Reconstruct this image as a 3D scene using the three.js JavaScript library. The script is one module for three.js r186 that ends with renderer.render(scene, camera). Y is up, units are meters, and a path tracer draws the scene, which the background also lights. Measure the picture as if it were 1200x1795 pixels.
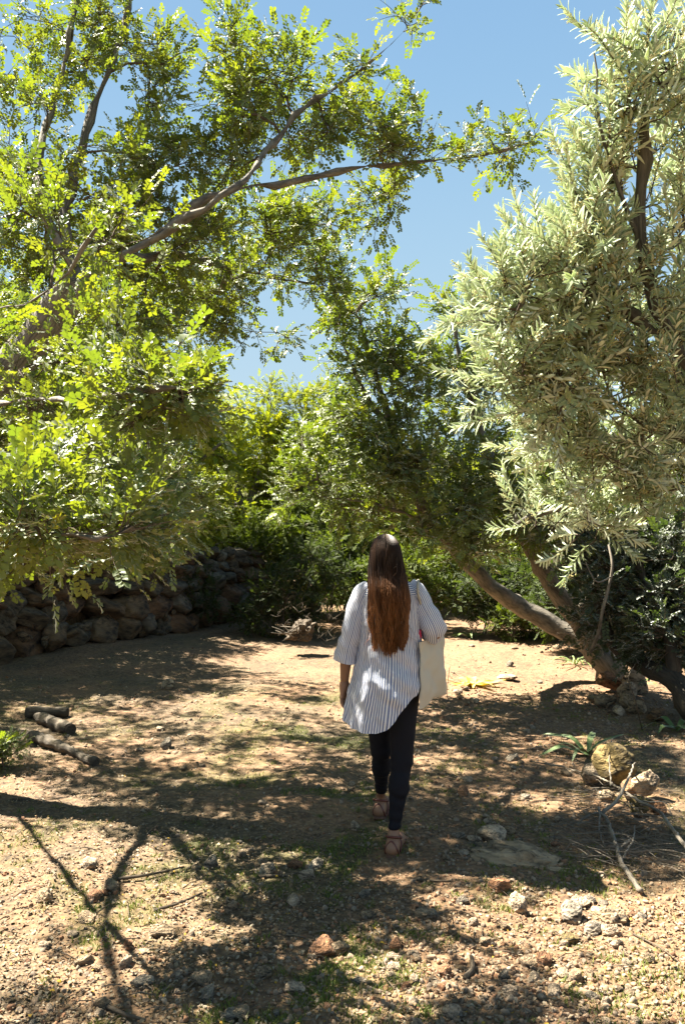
import * as THREE from 'three';
import { mergeGeometries, mergeVertices } from 'three/addons/utils/BufferGeometryUtils.js';
import { createNoise2D, createNoise3D } from 'simplex-noise';

// ---------------------------------------------------------------- camera, sky, sun, exposure
const scene = new THREE.Scene();
const FOCAL = 1395, PW = 1200, PH = 1795;
const camera = new THREE.PerspectiveCamera(2 * Math.atan(PH / 2 / FOCAL) * 180 / Math.PI, PW / PH, 0.05, 600);
camera.position.set(0, 1.6, 0);
camera.lookAt(0, 1.6 + 0.0448, -1);
camera.updateMatrixWorld(true);

const SUN = new THREE.Vector3(-0.49, 0.835, -0.235).normalize();
{
  const W = 512, H = 256, d = new Float32Array(W * H * 4);
  const stops = [[0, .60, .77, .88], [10, .54, .74, .885], [20, .43, .66, .87], [30, .325, .56, .83], [40, .26, .48, .78], [60, .18, .34, .60], [90, .14, .27, .50]];
  for (let j = 0; j < H; j++) for (let i = 0; i < W; i++) {
    const e = ((j + .5) / H - .5) * 180, a = ((i + .5) / W - .5) * 2 * Math.PI, k = (j * W + i) * 4;
    const ce = Math.cos(e * Math.PI / 180), dir = [ce * Math.cos(a), Math.sin(e * Math.PI / 180), ce * Math.sin(a)];
    const c = Math.max(0, dir[0] * SUN.x + dir[1] * SUN.y + dir[2] * SUN.z);
    const glow = .16 * Math.pow(c, 6) + .25 * Math.pow(c, 60);
    let s = 0; const ee = Math.max(0, e);
    while (s < stops.length - 2 && ee > stops[s + 1][0]) s++;
    const t = (ee - stops[s][0]) / (stops[s + 1][0] - stops[s][0]);
    for (let q = 0; q < 3; q++) d[k + q] = ((stops[s][q + 1] * (1 - t) + stops[s + 1][q + 1] * t) + glow * [1, .95, .85][q]) * .138;
    if (e < 0) { d[k] = .03; d[k + 1] = .027; d[k + 2] = .017; }
    d[k + 3] = 1;
  }
  const sky = new THREE.DataTexture(d, W, H, THREE.RGBAFormat, THREE.FloatType);
  sky.mapping = THREE.EquirectangularReflectionMapping; sky.magFilter = THREE.LinearFilter; sky.minFilter = THREE.LinearFilter; sky.needsUpdate = true;
  scene.background = sky; scene.environment = sky;
}
const sun = new THREE.DirectionalLight(new THREE.Color(1, .93, .80), 5);
sun.position.copy(SUN).multiplyScalar(60).add(new THREE.Vector3(0, 0, -6)); sun.target.position.set(0, 0, -6);
sun.castShadow = true; sun.shadow.mapSize.set(4096, 4096);
Object.assign(sun.shadow.camera, { left: -30, right: 30, top: 30, bottom: -30, near: 1, far: 140 });
scene.add(sun, sun.target);
const renderer = new THREE.WebGLRenderer({ antialias: true });
renderer.shadowMap.enabled = true;
renderer.toneMapping = THREE.LinearToneMapping;
renderer.toneMappingExposure = 7.2;

// ---------------------------------------------------------------- helpers
const V = (x, y, z) => new THREE.Vector3(x, y, z);
function rng(seed) { let a = seed >>> 0; return () => { a = (a + 0x6D2B79F5) >>> 0; let t = a; t = Math.imul(t ^ (t >>> 15), t | 1); t ^= t + Math.imul(t ^ (t >>> 7), t | 61); return ((t ^ (t >>> 14)) >>> 0) / 4294967296; }; }
const R0 = rng(7);
const n2 = createNoise2D(rng(11)), n3 = createNoise3D(rng(12));
const clamp = (x, a = 0, b = 1) => Math.min(b, Math.max(a, x));
const sstep = (a, b, x) => { const t = clamp((x - a) / (b - a)); return t * t * (3 - 2 * t); };
const lerp = (a, b, t) => a + (b - a) * t;
const rv = (r) => { let x, y, z, l; do { x = r() * 2 - 1; y = r() * 2 - 1; z = r() * 2 - 1; l = x * x + y * y + z * z; } while (l > 1 || l < 1e-4); return V(x, y, z); };
const TONE = .73; // scales base colours down evenly so shade renders deeper against the raised exposure
const RGB = (r, g, b) => new THREE.Color().setRGB(r * TONE, g * TONE, b * TONE);
const AX = V(1, 0, 0).applyQuaternion(camera.quaternion), AY = V(0, 1, 0).applyQuaternion(camera.quaternion), AZ = V(0, 0, -1).applyQuaternion(camera.quaternion);
// a place in the scene, given where it is seen in the photograph and how far off it stands
function P(px, py, d) { return camera.position.clone().addScaledVector(AX, (px - PW / 2) / FOCAL * d).addScaledVector(AY, (PH / 2 - py) / FOCAL * d).addScaledVector(AZ, d); }
function project(p) { const q = p.clone().sub(camera.position), d = q.dot(AZ); return [PW / 2 + q.dot(AX) / d * FOCAL, PH / 2 - q.dot(AY) / d * FOCAL, d]; }

// terrain height
const WA = V(-5.6, 0, -7.5), WB = V(-1.75, 0, -15), WL = WA.distanceTo(WB), WD = WB.clone().sub(WA).normalize(), WN = V(WD.z, 0, -WD.x);
function gh(x, z) {
  const d = -z, q = (x - WA.x) * WN.x + (z - WA.z) * WN.z, t = ((x - WA.x) * WD.x + (z - WA.z) * WD.z) / WL;
  let h = .018 * Math.max(0, d - 4.5) + .12 * sstep(-2.8, 0, q) * (1 - sstep(1, 1.3, t));
  h += 1.15 * sstep(.05, .45, q) * (1 - sstep(1.0, 1.2, t));
  h += .11 * Math.max(0, d - 19) + .05 * n2(x * .23, z * .23) * sstep(5, 9, d);
  h += .018 * n2(x * 1.1 + 9, z * 1.1);
  if (d < 25 && Math.abs(x) < 14) h += .007 * n2(x * 4.3, z * 4.3 + 5) + .0045 * n2(x * 11, z * 11);
  return h;
}
function G(px, py) { let a = 1.5, b = 60; for (let d = 1.5; d < 60; d *= 1.02) { const p = P(px, py, d); if (p.y < gh(p.x, p.z)) { b = d; break; } a = d; } for (let i = 0; i < 14; i++) { const m = (a + b) / 2, p = P(px, py, m); if (p.y < gh(p.x, p.z)) b = m; else a = m; } const p = P(px, py, b); p.y = gh(p.x, p.z); return p; }

const used = new Set();
function numbered(name) { if (!used.has(name)) { used.add(name); return name; } for (let k = 1; ; k++) { const s = name + '_' + String(k).padStart(3, '0'); if (!used.has(s)) { used.add(s); return s; } } }
function shade(o) { o.castShadow = true; o.receiveShadow = true; return o; }
function thing(name, label, category, pos, group) { const o = new THREE.Group(); o.name = numbered(name); o.position.copy(pos); o.userData = { label, category }; if (group) o.userData.group = group; scene.add(o); return o; }
function part(name, geo, mat, parent, kind) { const o = shade(new THREE.Mesh(geo, mat)); o.name = name; if (kind) o.userData.kind = kind; parent.add(o); return o; }
function single(name, geo, mat, label, category, pos, group) { const o = shade(new THREE.Mesh(geo, mat)); o.name = numbered(name); o.position.copy(pos); o.userData = { label, category }; if (group) o.userData.group = group; scene.add(o); return o; }
function geoFrom(pos, idx, uv, col) { const g = new THREE.BufferGeometry(); g.setAttribute('position', new THREE.Float32BufferAttribute(pos, 3)); if (uv) g.setAttribute('uv', new THREE.Float32BufferAttribute(uv, 2)); if (col) g.setAttribute('color', new THREE.Float32BufferAttribute(col, 3)); g.setIndex(idx); g.computeVertexNormals(); return g; }

// tileable noise textures
function hash2(x, y, s) { let h = Math.imul(x, 374761393) ^ Math.imul(y, 668265263) ^ Math.imul(s, 2147483647 - 91); h = Math.imul(h ^ (h >>> 13), 1274126177); return ((h ^ (h >>> 16)) >>> 0) / 4294967296; }
function vn(x, y, per, s) { const xi = Math.floor(x), yi = Math.floor(y), fx = x - xi, fy = y - yi, u = fx * fx * (3 - 2 * fx), v = fy * fy * (3 - 2 * fy), m = (a) => ((a % per) + per) % per; const x0 = m(xi), x1 = m(xi + 1), y0 = m(yi), y1 = m(yi + 1); return lerp(lerp(hash2(x0, y0, s), hash2(x1, y0, s), u), lerp(hash2(x0, y1, s), hash2(x1, y1, s), u), v); }
function fbm(u, v, per, oct, s) { let a = 0, w = 0, k = 1; for (let o = 0; o < oct; o++) { a += k * vn(u * per, v * per, per, s + o); w += k; k *= .55; per *= 2; } return a / w; }
function tex(N, f, srgb) { const d = new Uint8Array(N * N * 4); for (let j = 0; j < N; j++) for (let i = 0; i < N; i++) { const c = f(i / N, j / N, i, j), k = (j * N + i) * 4; for (let q = 0; q < 3; q++) { let x = clamp(c[q]); if (srgb) x = x <= .0031308 ? x * 12.92 : 1.055 * Math.pow(x, 1 / 2.4) - .055; d[k + q] = Math.round(x * 255); } d[k + 3] = 255; } const t = new THREE.DataTexture(d, N, N, THREE.RGBAFormat); t.wrapS = t.wrapT = THREE.RepeatWrapping; t.magFilter = THREE.LinearFilter; t.minFilter = THREE.LinearMipmapLinearFilter; t.generateMipmaps = true; if (srgb) t.colorSpace = THREE.SRGBColorSpace; t.needsUpdate = true; return t; }

// ---------------------------------------------------------------- materials
const soilTex = tex(1024, (u, v) => { const a = fbm(u, v, 8, 5, 3), b = fbm(u, v, 64, 3, 40), c = fbm(u, v, 150, 2, 70); const k = .62 + .5 * (a - .5) + .55 * (b - .5) + .5 * (c - .5), w = clamp((c - .58) * 3); return [k * 1.02 + w * .3, k * .95 + w * .32, k * .84 + w * .34]; }, true);
const soilBump = tex(1024, (u, v) => { const h = .5 * fbm(u, v, 40, 4, 40) + .5 * fbm(u, v, 150, 2, 70); return [h, h, h]; });
const rockTex = tex(512, (u, v) => { const a = fbm(u, v, 5, 6, 13), b = fbm(u, v, 24, 4, 21), l = clamp((fbm(u, v, 9, 5, 33) - .54) * 6); let k = .60 + 1.5 * (a - .5) + 1.1 * (b - .5); return [lerp(k, .72, l * .45), lerp(k * .97, .72, l * .45), lerp(k * .9, .66, l * .45)]; }, true);
const rockBump = tex(512, (u, v) => { const h = .6 * fbm(u, v, 9, 6, 23) + .4 * Math.abs(fbm(u, v, 14, 4, 51) - .5) * 2; return [h, h, h]; });
const barkTex = tex(512, (u, v) => { const a = fbm(u, v, 6, 5, 5), r = fbm((u * 3) % 1, v, 8, 4, 9), w = fbm(u, v, 20, 4, 77); const k = .5 + .7 * (a - .5) + .5 * (r - .5) + .6 * (w - .5); return [k * 1.03, k, k * .93]; }, true);
const barkBump = tex(512, (u, v) => { const h = .5 * fbm((u * 4) % 1, v, 8, 5, 9) + .5 * fbm(u, v, 24, 4, 77); return [h, h, h]; });
const std = (o) => new THREE.MeshStandardMaterial(o);
function bark(c, bump = .008) { return std({ color: RGB(...c), map: barkTex, bumpMap: barkBump, bumpScale: bump, roughness: .92 }); }
function rockMat(c, bump = .026) { return std({ color: RGB(...c), map: rockTex, bumpMap: rockBump, bumpScale: bump, roughness: .93 }); }
const M = {
  carobBark: bark([0.328, 0.292, 0.242]), carobShaded: bark([0.101, 0.078, 0.055]), twig: bark([0.203, 0.148, 0.101], .002), oliveBark: bark([0.234, 0.218, 0.179]),  // the darker carob bark has the thicket shade put into its colour
  dead: bark([.40, .345, .28], .004), log: bark([.17, .135, .095], .012), logCut: bark([0.109, 0.086, 0.062], .004), deadDark: bark([0.156, 0.117, 0.078], .006),
  leaf: new THREE.MeshPhysicalMaterial({ color: 0xffffff, roughness: .9, transmission: .58, thickness: 0, clearcoat: .7, clearcoatRoughness: .33, side: THREE.DoubleSide }),
  leafDull: new THREE.MeshPhysicalMaterial({ color: 0xffffff, roughness: .9, transmission: .55, thickness: 0, clearcoat: .1, clearcoatRoughness: .4, specularIntensity: .35, side: THREE.DoubleSide }),
  olive: new THREE.MeshPhysicalMaterial({ color: 0xffffff, vertexColors: true, roughness: .85, transmission: .46, thickness: 0, clearcoat: .45, clearcoatRoughness: .4, side: THREE.DoubleSide }),
  rockTan: rockMat([.52, .375, .235]), rockPale: rockMat([.72, .55, .39]), rockRed: rockMat([.50, .245, .12]), rockGrey: rockMat([.46, .385, .30]), rockMoss: rockMat([.33, .235, .085]), rockBrown: rockMat([.34, .20, .10]),
};
const LEAF_TINTS = [[.25, .31, .010], [.19, .26, .010], [.14, .205, .010], [.30, .34, .010], [.11, .17, .010], [.34, .335, .010]];

// ---------------------------------------------------------------- geometry makers
// tube along points with a radius for each; uv in metres
function tube(pts, rad, sides, pos, idx, uv, cap = true) {
  const n = pts.length; let T = V(), N = V(), B = V(), prev = null, len = 0; const base = pos.length / 3;
  for (let i = 0; i < n; i++) {
    T.subVectors(pts[Math.min(n - 1, i + 1)], pts[Math.max(0, i - 1)]); if (T.lengthSq() < 1e-12) T.set(0, 1, 0); T.normalize();
    if (!prev) { N.set(Math.abs(T.y) > .9 ? 1 : 0, Math.abs(T.y) > .9 ? 0 : 1, 0); } else N.copy(prev);
    N.addScaledVector(T, -N.dot(T)); if (N.lengthSq() < 1e-8) N.set(T.z, T.x, T.y).addScaledVector(T, -N.dot(T)); N.normalize(); prev = N.clone(); B.crossVectors(T, N);
    if (i) len += pts[i].distanceTo(pts[i - 1]);
    for (let k = 0; k <= sides; k++) { const a = k / sides * Math.PI * 2, c = Math.cos(a) * rad[i], s = Math.sin(a) * rad[i]; pos.push(pts[i].x + N.x * c + B.x * s, pts[i].y + N.y * c + B.y * s, pts[i].z + N.z * c + B.z * s); uv.push(k / sides * Math.max(.08, 6.28 * rad[0]) * 2, len * 1.2); }
  }
  const w = sides + 1;
  for (let i = 0; i < n - 1; i++) for (let k = 0; k < sides; k++) { const a = base + i * w + k, b = a + 1, c = a + w, d = c + 1; idx.push(a, b, c, b, d, c); }
  if (cap) for (const i of [0, n - 1]) { const c = pos.length / 3; pos.push(pts[i].x, pts[i].y, pts[i].z); uv.push(0, len); for (let k = 0; k < sides; k++) { const a = base + i * w + k; i ? idx.push(a, a + 1, c) : idx.push(a + 1, a, c); } }
}
function tubeGeo(list, origin) { const pos = [], idx = [], uv = []; for (const [pts, rad, sides] of list) tube(pts, rad, sides, pos, idx, uv); const g = geoFrom(pos, idx, uv); if (origin) g.translate(-origin.x, -origin.y, -origin.z); return g; }
const spline = (pts, step) => { const c = new THREE.CatmullRomCurve3(pts, false, 'centripetal'); const n = Math.max(2, Math.ceil(c.getLength() / step)); return c.getSpacedPoints(n); };

// a broken stone: a sphere cut by random planes and roughened
function rockGeo(seed, detail = 3, cuts = 9, rough = .06) {
  const r = rng(seed), g = mergeVertices(new THREE.IcosahedronGeometry(1, detail), 1e-4), p = g.attributes.position, pl = [];
  for (let i = 0; i < cuts; i++) { const n = rv(r).normalize(); pl.push([n, .52 + .34 * r()]); }
  const v = V();
  for (let i = 0; i < p.count; i++) {
    v.fromBufferAttribute(p, i).normalize(); let m = 1;
    for (const [n, d] of pl) { const c = v.dot(n); if (c > .05) { const x = d / c; const h = clamp(.5 + .5 * (m - x) / .05); m = lerp(m, x, h) - .05 * h * (1 - h); } }
    m *= 1 + rough * (n3(v.x * 2.2 + seed, v.y * 2.2, v.z * 2.2) + .5 * n3(v.x * 5 + seed, v.y * 5, v.z * 5) + .3 * n3(v.x * 11, v.y * 11 + seed, v.z * 11));
    p.setXYZ(i, v.x * m, v.y * m, v.z * m);
  }
  g.computeVertexNormals(); return g;
}
const ROCKS = [1, 2, 3, 4, 5, 6].map((s) => rockGeo(s * 17, 7, 13, .06));
const PEBBLES = [1, 2, 3, 4].map((s) => rockGeo(s * 31 + 2, 2, 8, .08));

// one leaflet into arrays: length l along axis dir, half width w, folded on its midrib
function leaflet(pos, idx, o, dir, side, nrm, l, w, fold, round, col, c1, c2, lite) {
  const b = pos.length / 3, put = (t, s, z) => { pos.push(o.x + dir.x * l * t + side.x * w * s + nrm.x * z, o.y + dir.y * l * t + side.y * w * s + nrm.y * z, o.z + dir.z * l * t + side.z * w * s + nrm.z * z); if (col) col.push(...(c1)); };
  const f = fold * w;
  if (lite) { put(0, 0, 0); put(.55, 1, f); put(1, 0, -.08 * l); put(.55, -1, f); idx.push(b, b + 1, b + 2, b, b + 2, b + 3); return; }
  put(0, 0, 0); put(.3, round ? .72 : .8, f * .6); put(.72, round ? 1 : .85, f); put(1, 0, -.12 * l); put(.72, round ? -1 : -.85, f); put(.3, round ? -.72 : -.8, f * .6); put(.55, 0, -.02 * l);
  idx.push(b, b + 1, b + 6, b + 1, b + 2, b + 6, b + 2, b + 3, b + 6, b + 3, b + 4, b + 6, b + 4, b + 5, b + 6, b + 5, b, b + 6);
}
// pinnate carob leaf along +y, face to +z
function carobLeaf(seed, pairs, lite) {
  const r = rng(seed), pos = [], idx = [];
  const L = .045 + .026 * pairs;
  for (let i = 0; i < pairs; i++) for (const s of [-1, 1]) {
    const y = .035 + .026 * i + .005 * s, a = .95 - .1 * i + .25 * (r() - .5), z = -.3 * Math.pow(y / L, 2) * .06;
    const dir = V(Math.sin(a) * s, Math.cos(a), (r() - .45) * .55).normalize(), nrm = V((r() - .5) * .7 - s * .25, (r() - .5) * .5, 1); nrm.addScaledVector(dir, -nrm.dot(dir)).normalize();
    const side = V().crossVectors(nrm, dir), l = .042 * (.82 + .3 * r()) * (i ? 1 : .85), w = l * (.31 + .05 * r());
    leaflet(pos, idx, V(.002 * s, y, z), dir, side, nrm, l, w, .25 + .3 * r(), true, null, null, null, lite);
  }
  // rachis
  const b = pos.length / 3; pos.push(-.0013, 0, 0, .0013, 0, 0, -.0008, L, -.02, .0008, L, -.02); idx.push(b, b + 1, b + 2, b + 1, b + 3, b + 2);
  const g = geoFrom(pos, idx); return g;
}
const CAROB = [carobLeaf(3, 4), carobLeaf(8, 5), carobLeaf(15, 3)], CAROB_LITE = [carobLeaf(4, 4, true), carobLeaf(9, 5, true)];
// olive leaf: dark upper face, silver lower face
function oliveLeaf(seed) {
  const r = rng(seed), pos = [], idx = [], col = [], l = .060, w = .0064, bend = .006 + .01 * r();
  for (const [sgn, c] of [[1, [.31, .385, .20]], [-1, [.84, .89, .78]]]) {
    const b = pos.length / 3, ts = [0, .2, .5, .8, 1], ws = [.15, .8, 1, .65, .02];
    ts.forEach((t, i) => { const z = -bend * t * t + sgn * .0006; for (const s of [-1, 0, 1]) { pos.push(s * w * ws[i], t * l, z + (s ? .0022 * ws[i] : 0)); col.push(...c.map((x) => x * (s ? 1 : 1.12))); } });
    for (let i = 0; i < 4; i++) for (const k of [0, 1]) { const a = b + i * 3 + k, d = a + 3; sgn > 0 ? idx.push(a, a + 1, d, a + 1, d + 1, d) : idx.push(a, d, a + 1, a + 1, d, d + 1); }
  }
  return geoFrom(pos, idx, null, col);
}
const OLIVE = [oliveLeaf(1), oliveLeaf(5)];

// ---------------------------------------------------------------- the ground: one sheet, fine near the path, out to the horizon
function axisSteps(lo, hi, fine, growth, far) { const a = []; let x = lo; for (; x <= hi; x += fine) a.push(x); let s = fine, y = a[a.length - 1]; while (y < far[1]) { s *= growth; y += s; a.push(y); } s = fine; y = lo; while (y > far[0]) { s *= growth; y -= s; a.unshift(y); } return a; }
const zone = {
  moss: (x, z) => clamp((n2(x * .9 + 40, z * .9) + .55 * n2(x * 3.1, z * 3.1 + 40) - .02) * 2.2) * (1 - sstep(7.5, 9.5, -z)) * (.45 + .55 * sstep(1.2, -.3, Math.abs(x - .1) - .5 * n2(z, x))),
  path: (x, z) => { const c = lerp(.75, 2.2, sstep(4, 9, -z)) - 1.0 * sstep(10, 15, -z); const w = lerp(.8, 1.9, sstep(4, 9, -z)); return sstep(1.3, .35, Math.abs(x - c + .35 * n2(x * .6, z * .6)) / w); },
};
{
  const xs = axisSteps(-3.6, 3.6, .034, 1.13, [-260, 260]), zs = axisSteps(-8.2, -1.6, .034, 1.07, [-300, 120]);
  const pos = [], uv = [], col = [], idx = [], nx = xs.length;
  for (const z of zs) for (const x of xs) {
    pos.push(x, gh(x, z), z); uv.push(x / 2.6, z / 2.6);
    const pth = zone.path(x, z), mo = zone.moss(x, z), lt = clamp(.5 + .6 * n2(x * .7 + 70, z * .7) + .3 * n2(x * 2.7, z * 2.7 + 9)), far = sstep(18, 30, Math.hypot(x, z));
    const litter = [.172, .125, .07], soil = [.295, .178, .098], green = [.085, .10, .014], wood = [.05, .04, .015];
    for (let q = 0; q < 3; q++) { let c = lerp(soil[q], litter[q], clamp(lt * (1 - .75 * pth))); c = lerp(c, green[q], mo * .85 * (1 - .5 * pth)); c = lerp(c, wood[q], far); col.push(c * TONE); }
  }
  for (let j = 0; j < zs.length - 1; j++) for (let i = 0; i < nx - 1; i++) { const a = j * nx + i; idx.push(a, a + nx, a + 1, a + 1, a + nx, a + nx + 1); }
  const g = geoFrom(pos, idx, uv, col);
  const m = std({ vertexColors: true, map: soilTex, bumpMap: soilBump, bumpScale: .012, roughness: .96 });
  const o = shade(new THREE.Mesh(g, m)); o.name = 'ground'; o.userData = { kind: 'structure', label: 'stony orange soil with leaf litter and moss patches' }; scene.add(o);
}

// ---------------------------------------------------------------- trees grown towards points of their crowns
const vol = (px, py, d, rx, ry, rz, n) => ({ c: P(px, py, d), r: [rx * d / FOCAL, ry * d / FOCAL, rz], n });
const limbPx = (list, r0, r1) => ({ pts: list.map(([x, y, d]) => P(x, y, d)), r: [r0, r1] });
const BASES = [];
function growTree(o) {
  const r = rng(o.seed), nodes = [], step = o.step || .12;
  const root = thing(o.name, o.label, o.category || 'tree', o.base, o.group); BASES.push(o.base);
  for (const l of o.limbs) {
    const pts = spline(l.pts, step), n = pts.length; let par = -1;
    if (nodes.length) { let best = 1e9; nodes.forEach((q, i) => { const d = q.p.distanceToSquared(pts[0]); if (d < best) { best = d; par = i; } }); }
    pts.forEach((p, i) => { if (i && i < n - 1) p.add(rv(r).multiplyScalar(step * .10)); nodes.push({ p, par, r: lerp(l.r[0], l.r[1], Math.pow(i / (n - 1), .8)), n: 0, hard: true }); par = nodes.length - 1; });
  }
  const tips = [];
  for (const v of o.vols) for (let i = 0; i < v.n * (o.dens || 1); i++) {
    let p; for (let k = 0; k < 9; k++) { const q = rv(r); if (v.shell) q.normalize().multiplyScalar(.6 + .4 * r()); p = V(v.c.x + q.x * v.r[0], v.c.y + q.y * v.r[1], v.c.z + q.z * v.r[2]); if (n3(p.x * (o.gapF || 1.5) + o.seed, p.y * (o.gapF || 1.5), p.z * (o.gapF || 1.5)) > (o.gap ?? -.2)) break; }
    if (p.y > gh(p.x, p.z) + .06) tips.push({ p, v });
  }
  for (const t of tips) { t.d = 1e9; for (const q of nodes) t.d = Math.min(t.d, q.p.distanceToSquared(t.p)); }
  tips.sort((a, b) => a.d - b.d);
  const ends = [];
  for (const t of tips) {
    let best = 1e9, bi = 0;
    for (let i = 0; i < nodes.length; i++) { const q = nodes[i], d = q.p.distanceTo(t.p); const c = d * (q.leafy ? 1.25 : 1) + Math.max(0, q.p.y - t.p.y) * .25; if (c < best) { best = c; bi = i; } }
    const a = nodes[bi].p, L = a.distanceTo(t.p); if (L < .04) { if (nodes[bi].par >= 0) ends.push(bi); continue; }
    const pd = nodes[bi].par >= 0 ? V().subVectors(a, nodes[nodes[bi].par].p).normalize() : V(0, 1, 0);
    const c = a.clone().addScaledVector(pd, L * .35).addScaledVector(rv(r), L * .16).lerp(a.clone().lerp(t.p, .5), .35); c.y += (o.sag || 0) * L;
    const k = Math.max(2, Math.ceil(L / step)); let par = bi;
    for (let i = 1; i <= k; i++) { const u = i / k, w = 1 - u; const p = V(w * w * a.x + 2 * w * u * c.x + u * u * t.p.x, w * w * a.y + 2 * w * u * c.y + u * u * t.p.y, w * w * a.z + 2 * w * u * c.z + u * u * t.p.z); if (i < k) p.add(rv(r).multiplyScalar(step * .12)); nodes.push({ p, par, r: 0, n: 0, leafy: i > k * .6 }); par = nodes.length - 1; }
    ends.push(par);
  }
  // twigs and leaves at each tip
  const leaves = [], tw = [], cen = V(), up = V(0, 1, 0);
  const tints = o.tints || LEAF_TINTS;
  const put = (p, y, nrm, s, v) => { const z = nrm.clone().addScaledVector(y, -nrm.dot(y)); if (z.lengthSq() < 1e-5) z.set(y.z, y.x, y.y).addScaledVector(y, -y.dot(z)); z.normalize(); const x = V().crossVectors(y, z); leaves.push({ m: new THREE.Matrix4().makeBasis(x.multiplyScalar(s), y.clone().multiplyScalar(s), z.multiplyScalar(s)).setPosition(p), t: v }); };
  for (const e of ends) {
    const q = nodes[e], dir = V().subVectors(q.p, nodes[q.par].p).normalize();
    const clumpTone = r();
    const nt = Math.max(1, Math.round(o.twiglets * (.6 + .8 * r())));
    for (let k = 0; k < nt; k++) {
      const d = o.olive ? dir.clone().multiplyScalar(.6).add(rv(r).multiplyScalar(.85)).addScaledVector(up, o.lift ?? .45) : dir.clone().multiplyScalar(.6).add(rv(r).multiplyScalar(1.0)).addScaledVector(up, o.lift ?? .15);
      d.normalize(); const L = (o.twigLen || .22) * (.6 + .8 * r());
      const st = k && nodes[q.par].par >= 0 ? q.p.clone().lerp(nodes[r() < .5 ? q.par : nodes[q.par].par].p, r()) : q.p.clone();
      const b = rv(r).multiplyScalar(L * .12), pts = [0, .35, .7, 1].map((u) => st.clone().addScaledVector(d, L * u).addScaledVector(b, Math.sin(u * 3.14)).add(V(0, -(o.droop || 0) * L * u * u, 0)));
      tw.push([pts, [.0035, .0026, .002, .0012].map((x) => x * (o.twigR || 1)), 3]);
      const at = (u) => { const f = u * 3, i = Math.min(2, Math.floor(f)); return pts[i].clone().lerp(pts[i + 1], f - i); };
      const side = V().crossVectors(d, rv(r)).normalize(), bin = V().crossVectors(d, side);
      if (o.olive) {
        const n = Math.round(L / (o.pairGap || .019));
        for (let i = 1; i <= n; i++) for (const s of [-1, 1]) {
          const u = .08 + .92 * i / n, a = i * 1.57 + .5 * (r() - .5), rad = side.clone().multiplyScalar(Math.cos(a) * s).addScaledVector(bin, Math.sin(a) * s);
          const open = lerp(.95, .35, u) + .35 * (r() - .5), y = d.clone().multiplyScalar(Math.cos(open)).addScaledVector(rad, Math.sin(open)).add(rv(r).multiplyScalar(.18)).normalize();
          put(at(u), y, d.clone().multiplyScalar(1).addScaledVector(rad, -.5).addScaledVector(up, .3), (.6 + .65 * r()) * (u > .93 ? .7 : 1) * (o.leafScale || 1), r());
        }
      } else {
        const n = o.leavesPer + Math.floor(r() * 2);
        for (let i = 0; i < n; i++) {
          const u = n > 1 ? .15 + .85 * i / (n - 1) : 1, a = i * 2.4 + r(), rad = side.clone().multiplyScalar(Math.cos(a)).addScaledVector(bin, Math.sin(a));
          const open = u > .97 ? .2 : .55 + .5 * r(), y = d.clone().multiplyScalar(Math.cos(open)).addScaledVector(rad, Math.sin(open)).addScaledVector(up, .12).normalize();
          put(at(u), y, up.clone().multiplyScalar(1.0).add(rv(r).multiplyScalar(.75)).addScaledVector(d, .4), (.75 + .45 * r()) * (o.leafScale || 1), clumpTone * .5 + r() * .5);
        }
      }
    }
  }
  for (const e of ends) for (let i = e; i >= 0; i = nodes[i].par) nodes[i].n++;
  const kids = nodes.map(() => []); nodes.forEach((q, i) => { if (q.par >= 0) kids[q.par].push(i); q.r = Math.max(q.r, (o.tipR || .004) * Math.pow(Math.max(1, q.n), .43)); });
  nodes.forEach((q) => { if (q.par >= 0 && !q.hard) q.r = Math.min(q.r, nodes[q.par].r * .92); });
  const big = [], small = [], todo = [];
  nodes.forEach((q, i) => { if (q.par < 0) todo.push(i); });
  while (todo.length) {
    let i = todo.pop(); const pts = [], rad = [];
    if (nodes[i].par >= 0) { pts.push(nodes[nodes[i].par].p); rad.push(Math.min(nodes[nodes[i].par].r, nodes[i].r * 1.25)); }
    for (; ;) { pts.push(nodes[i].p); rad.push(nodes[i].r); const k = kids[i]; if (!k.length) break; let m = k[0]; for (const x of k) if (nodes[x].hard && !nodes[m].hard || (nodes[x].hard === nodes[m].hard && nodes[x].r > nodes[m].r)) m = x; for (const x of k) if (x !== m) todo.push(x); i = m; }
    if (pts.length < 2) continue;
    if (rad[0] > (o.bigR || .02)) big.push([pts, rad, rad[0] > .05 ? 12 : 8]); else small.push([pts, rad, rad[0] > .008 ? 5 : 3]);
  }
  big.sort((a, b) => b[1][0] - a[1][0]);
  big.forEach((b, i) => { if (i === 0 && o.flare) b[1].forEach((x, k) => { const h = b[0][k].y - b[0][0].y; b[1][k] = x * (1 + .6 * Math.exp(-h * 4)); }); });
  big.forEach((b, i) => part(i < (o.trunks || 1) ? 'trunk' : 'limb', knobbly(tubeGeo([b], o.base), o.base, o.knob ?? .07), o.bark || M.carobBark, root));
  if (small.length) part('branch', tubeGeo(small, o.base), o.smallBark || M.twig, root, 'stuff');
  if (tw.length) part('twig', tubeGeo(tw, o.base), M.twig, root, 'stuff');
  // leaves: the nearest ones as parts, the rest as one crown
  const set = o.olive ? OLIVE : o.lite ? CAROB_LITE : CAROB, mat = o.olive ? M.olive : o.lite ? M.leafDull : M.leaf;
  const tintOf = (v) => { const k = clamp(v, 0, .999) * (tints.length - 1), i = Math.floor(k), f = k - i; return [0, 1, 2].map((q) => lerp(tints[i][q], tints[i + 1][q], f)); };
  let rest = leaves;
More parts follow.
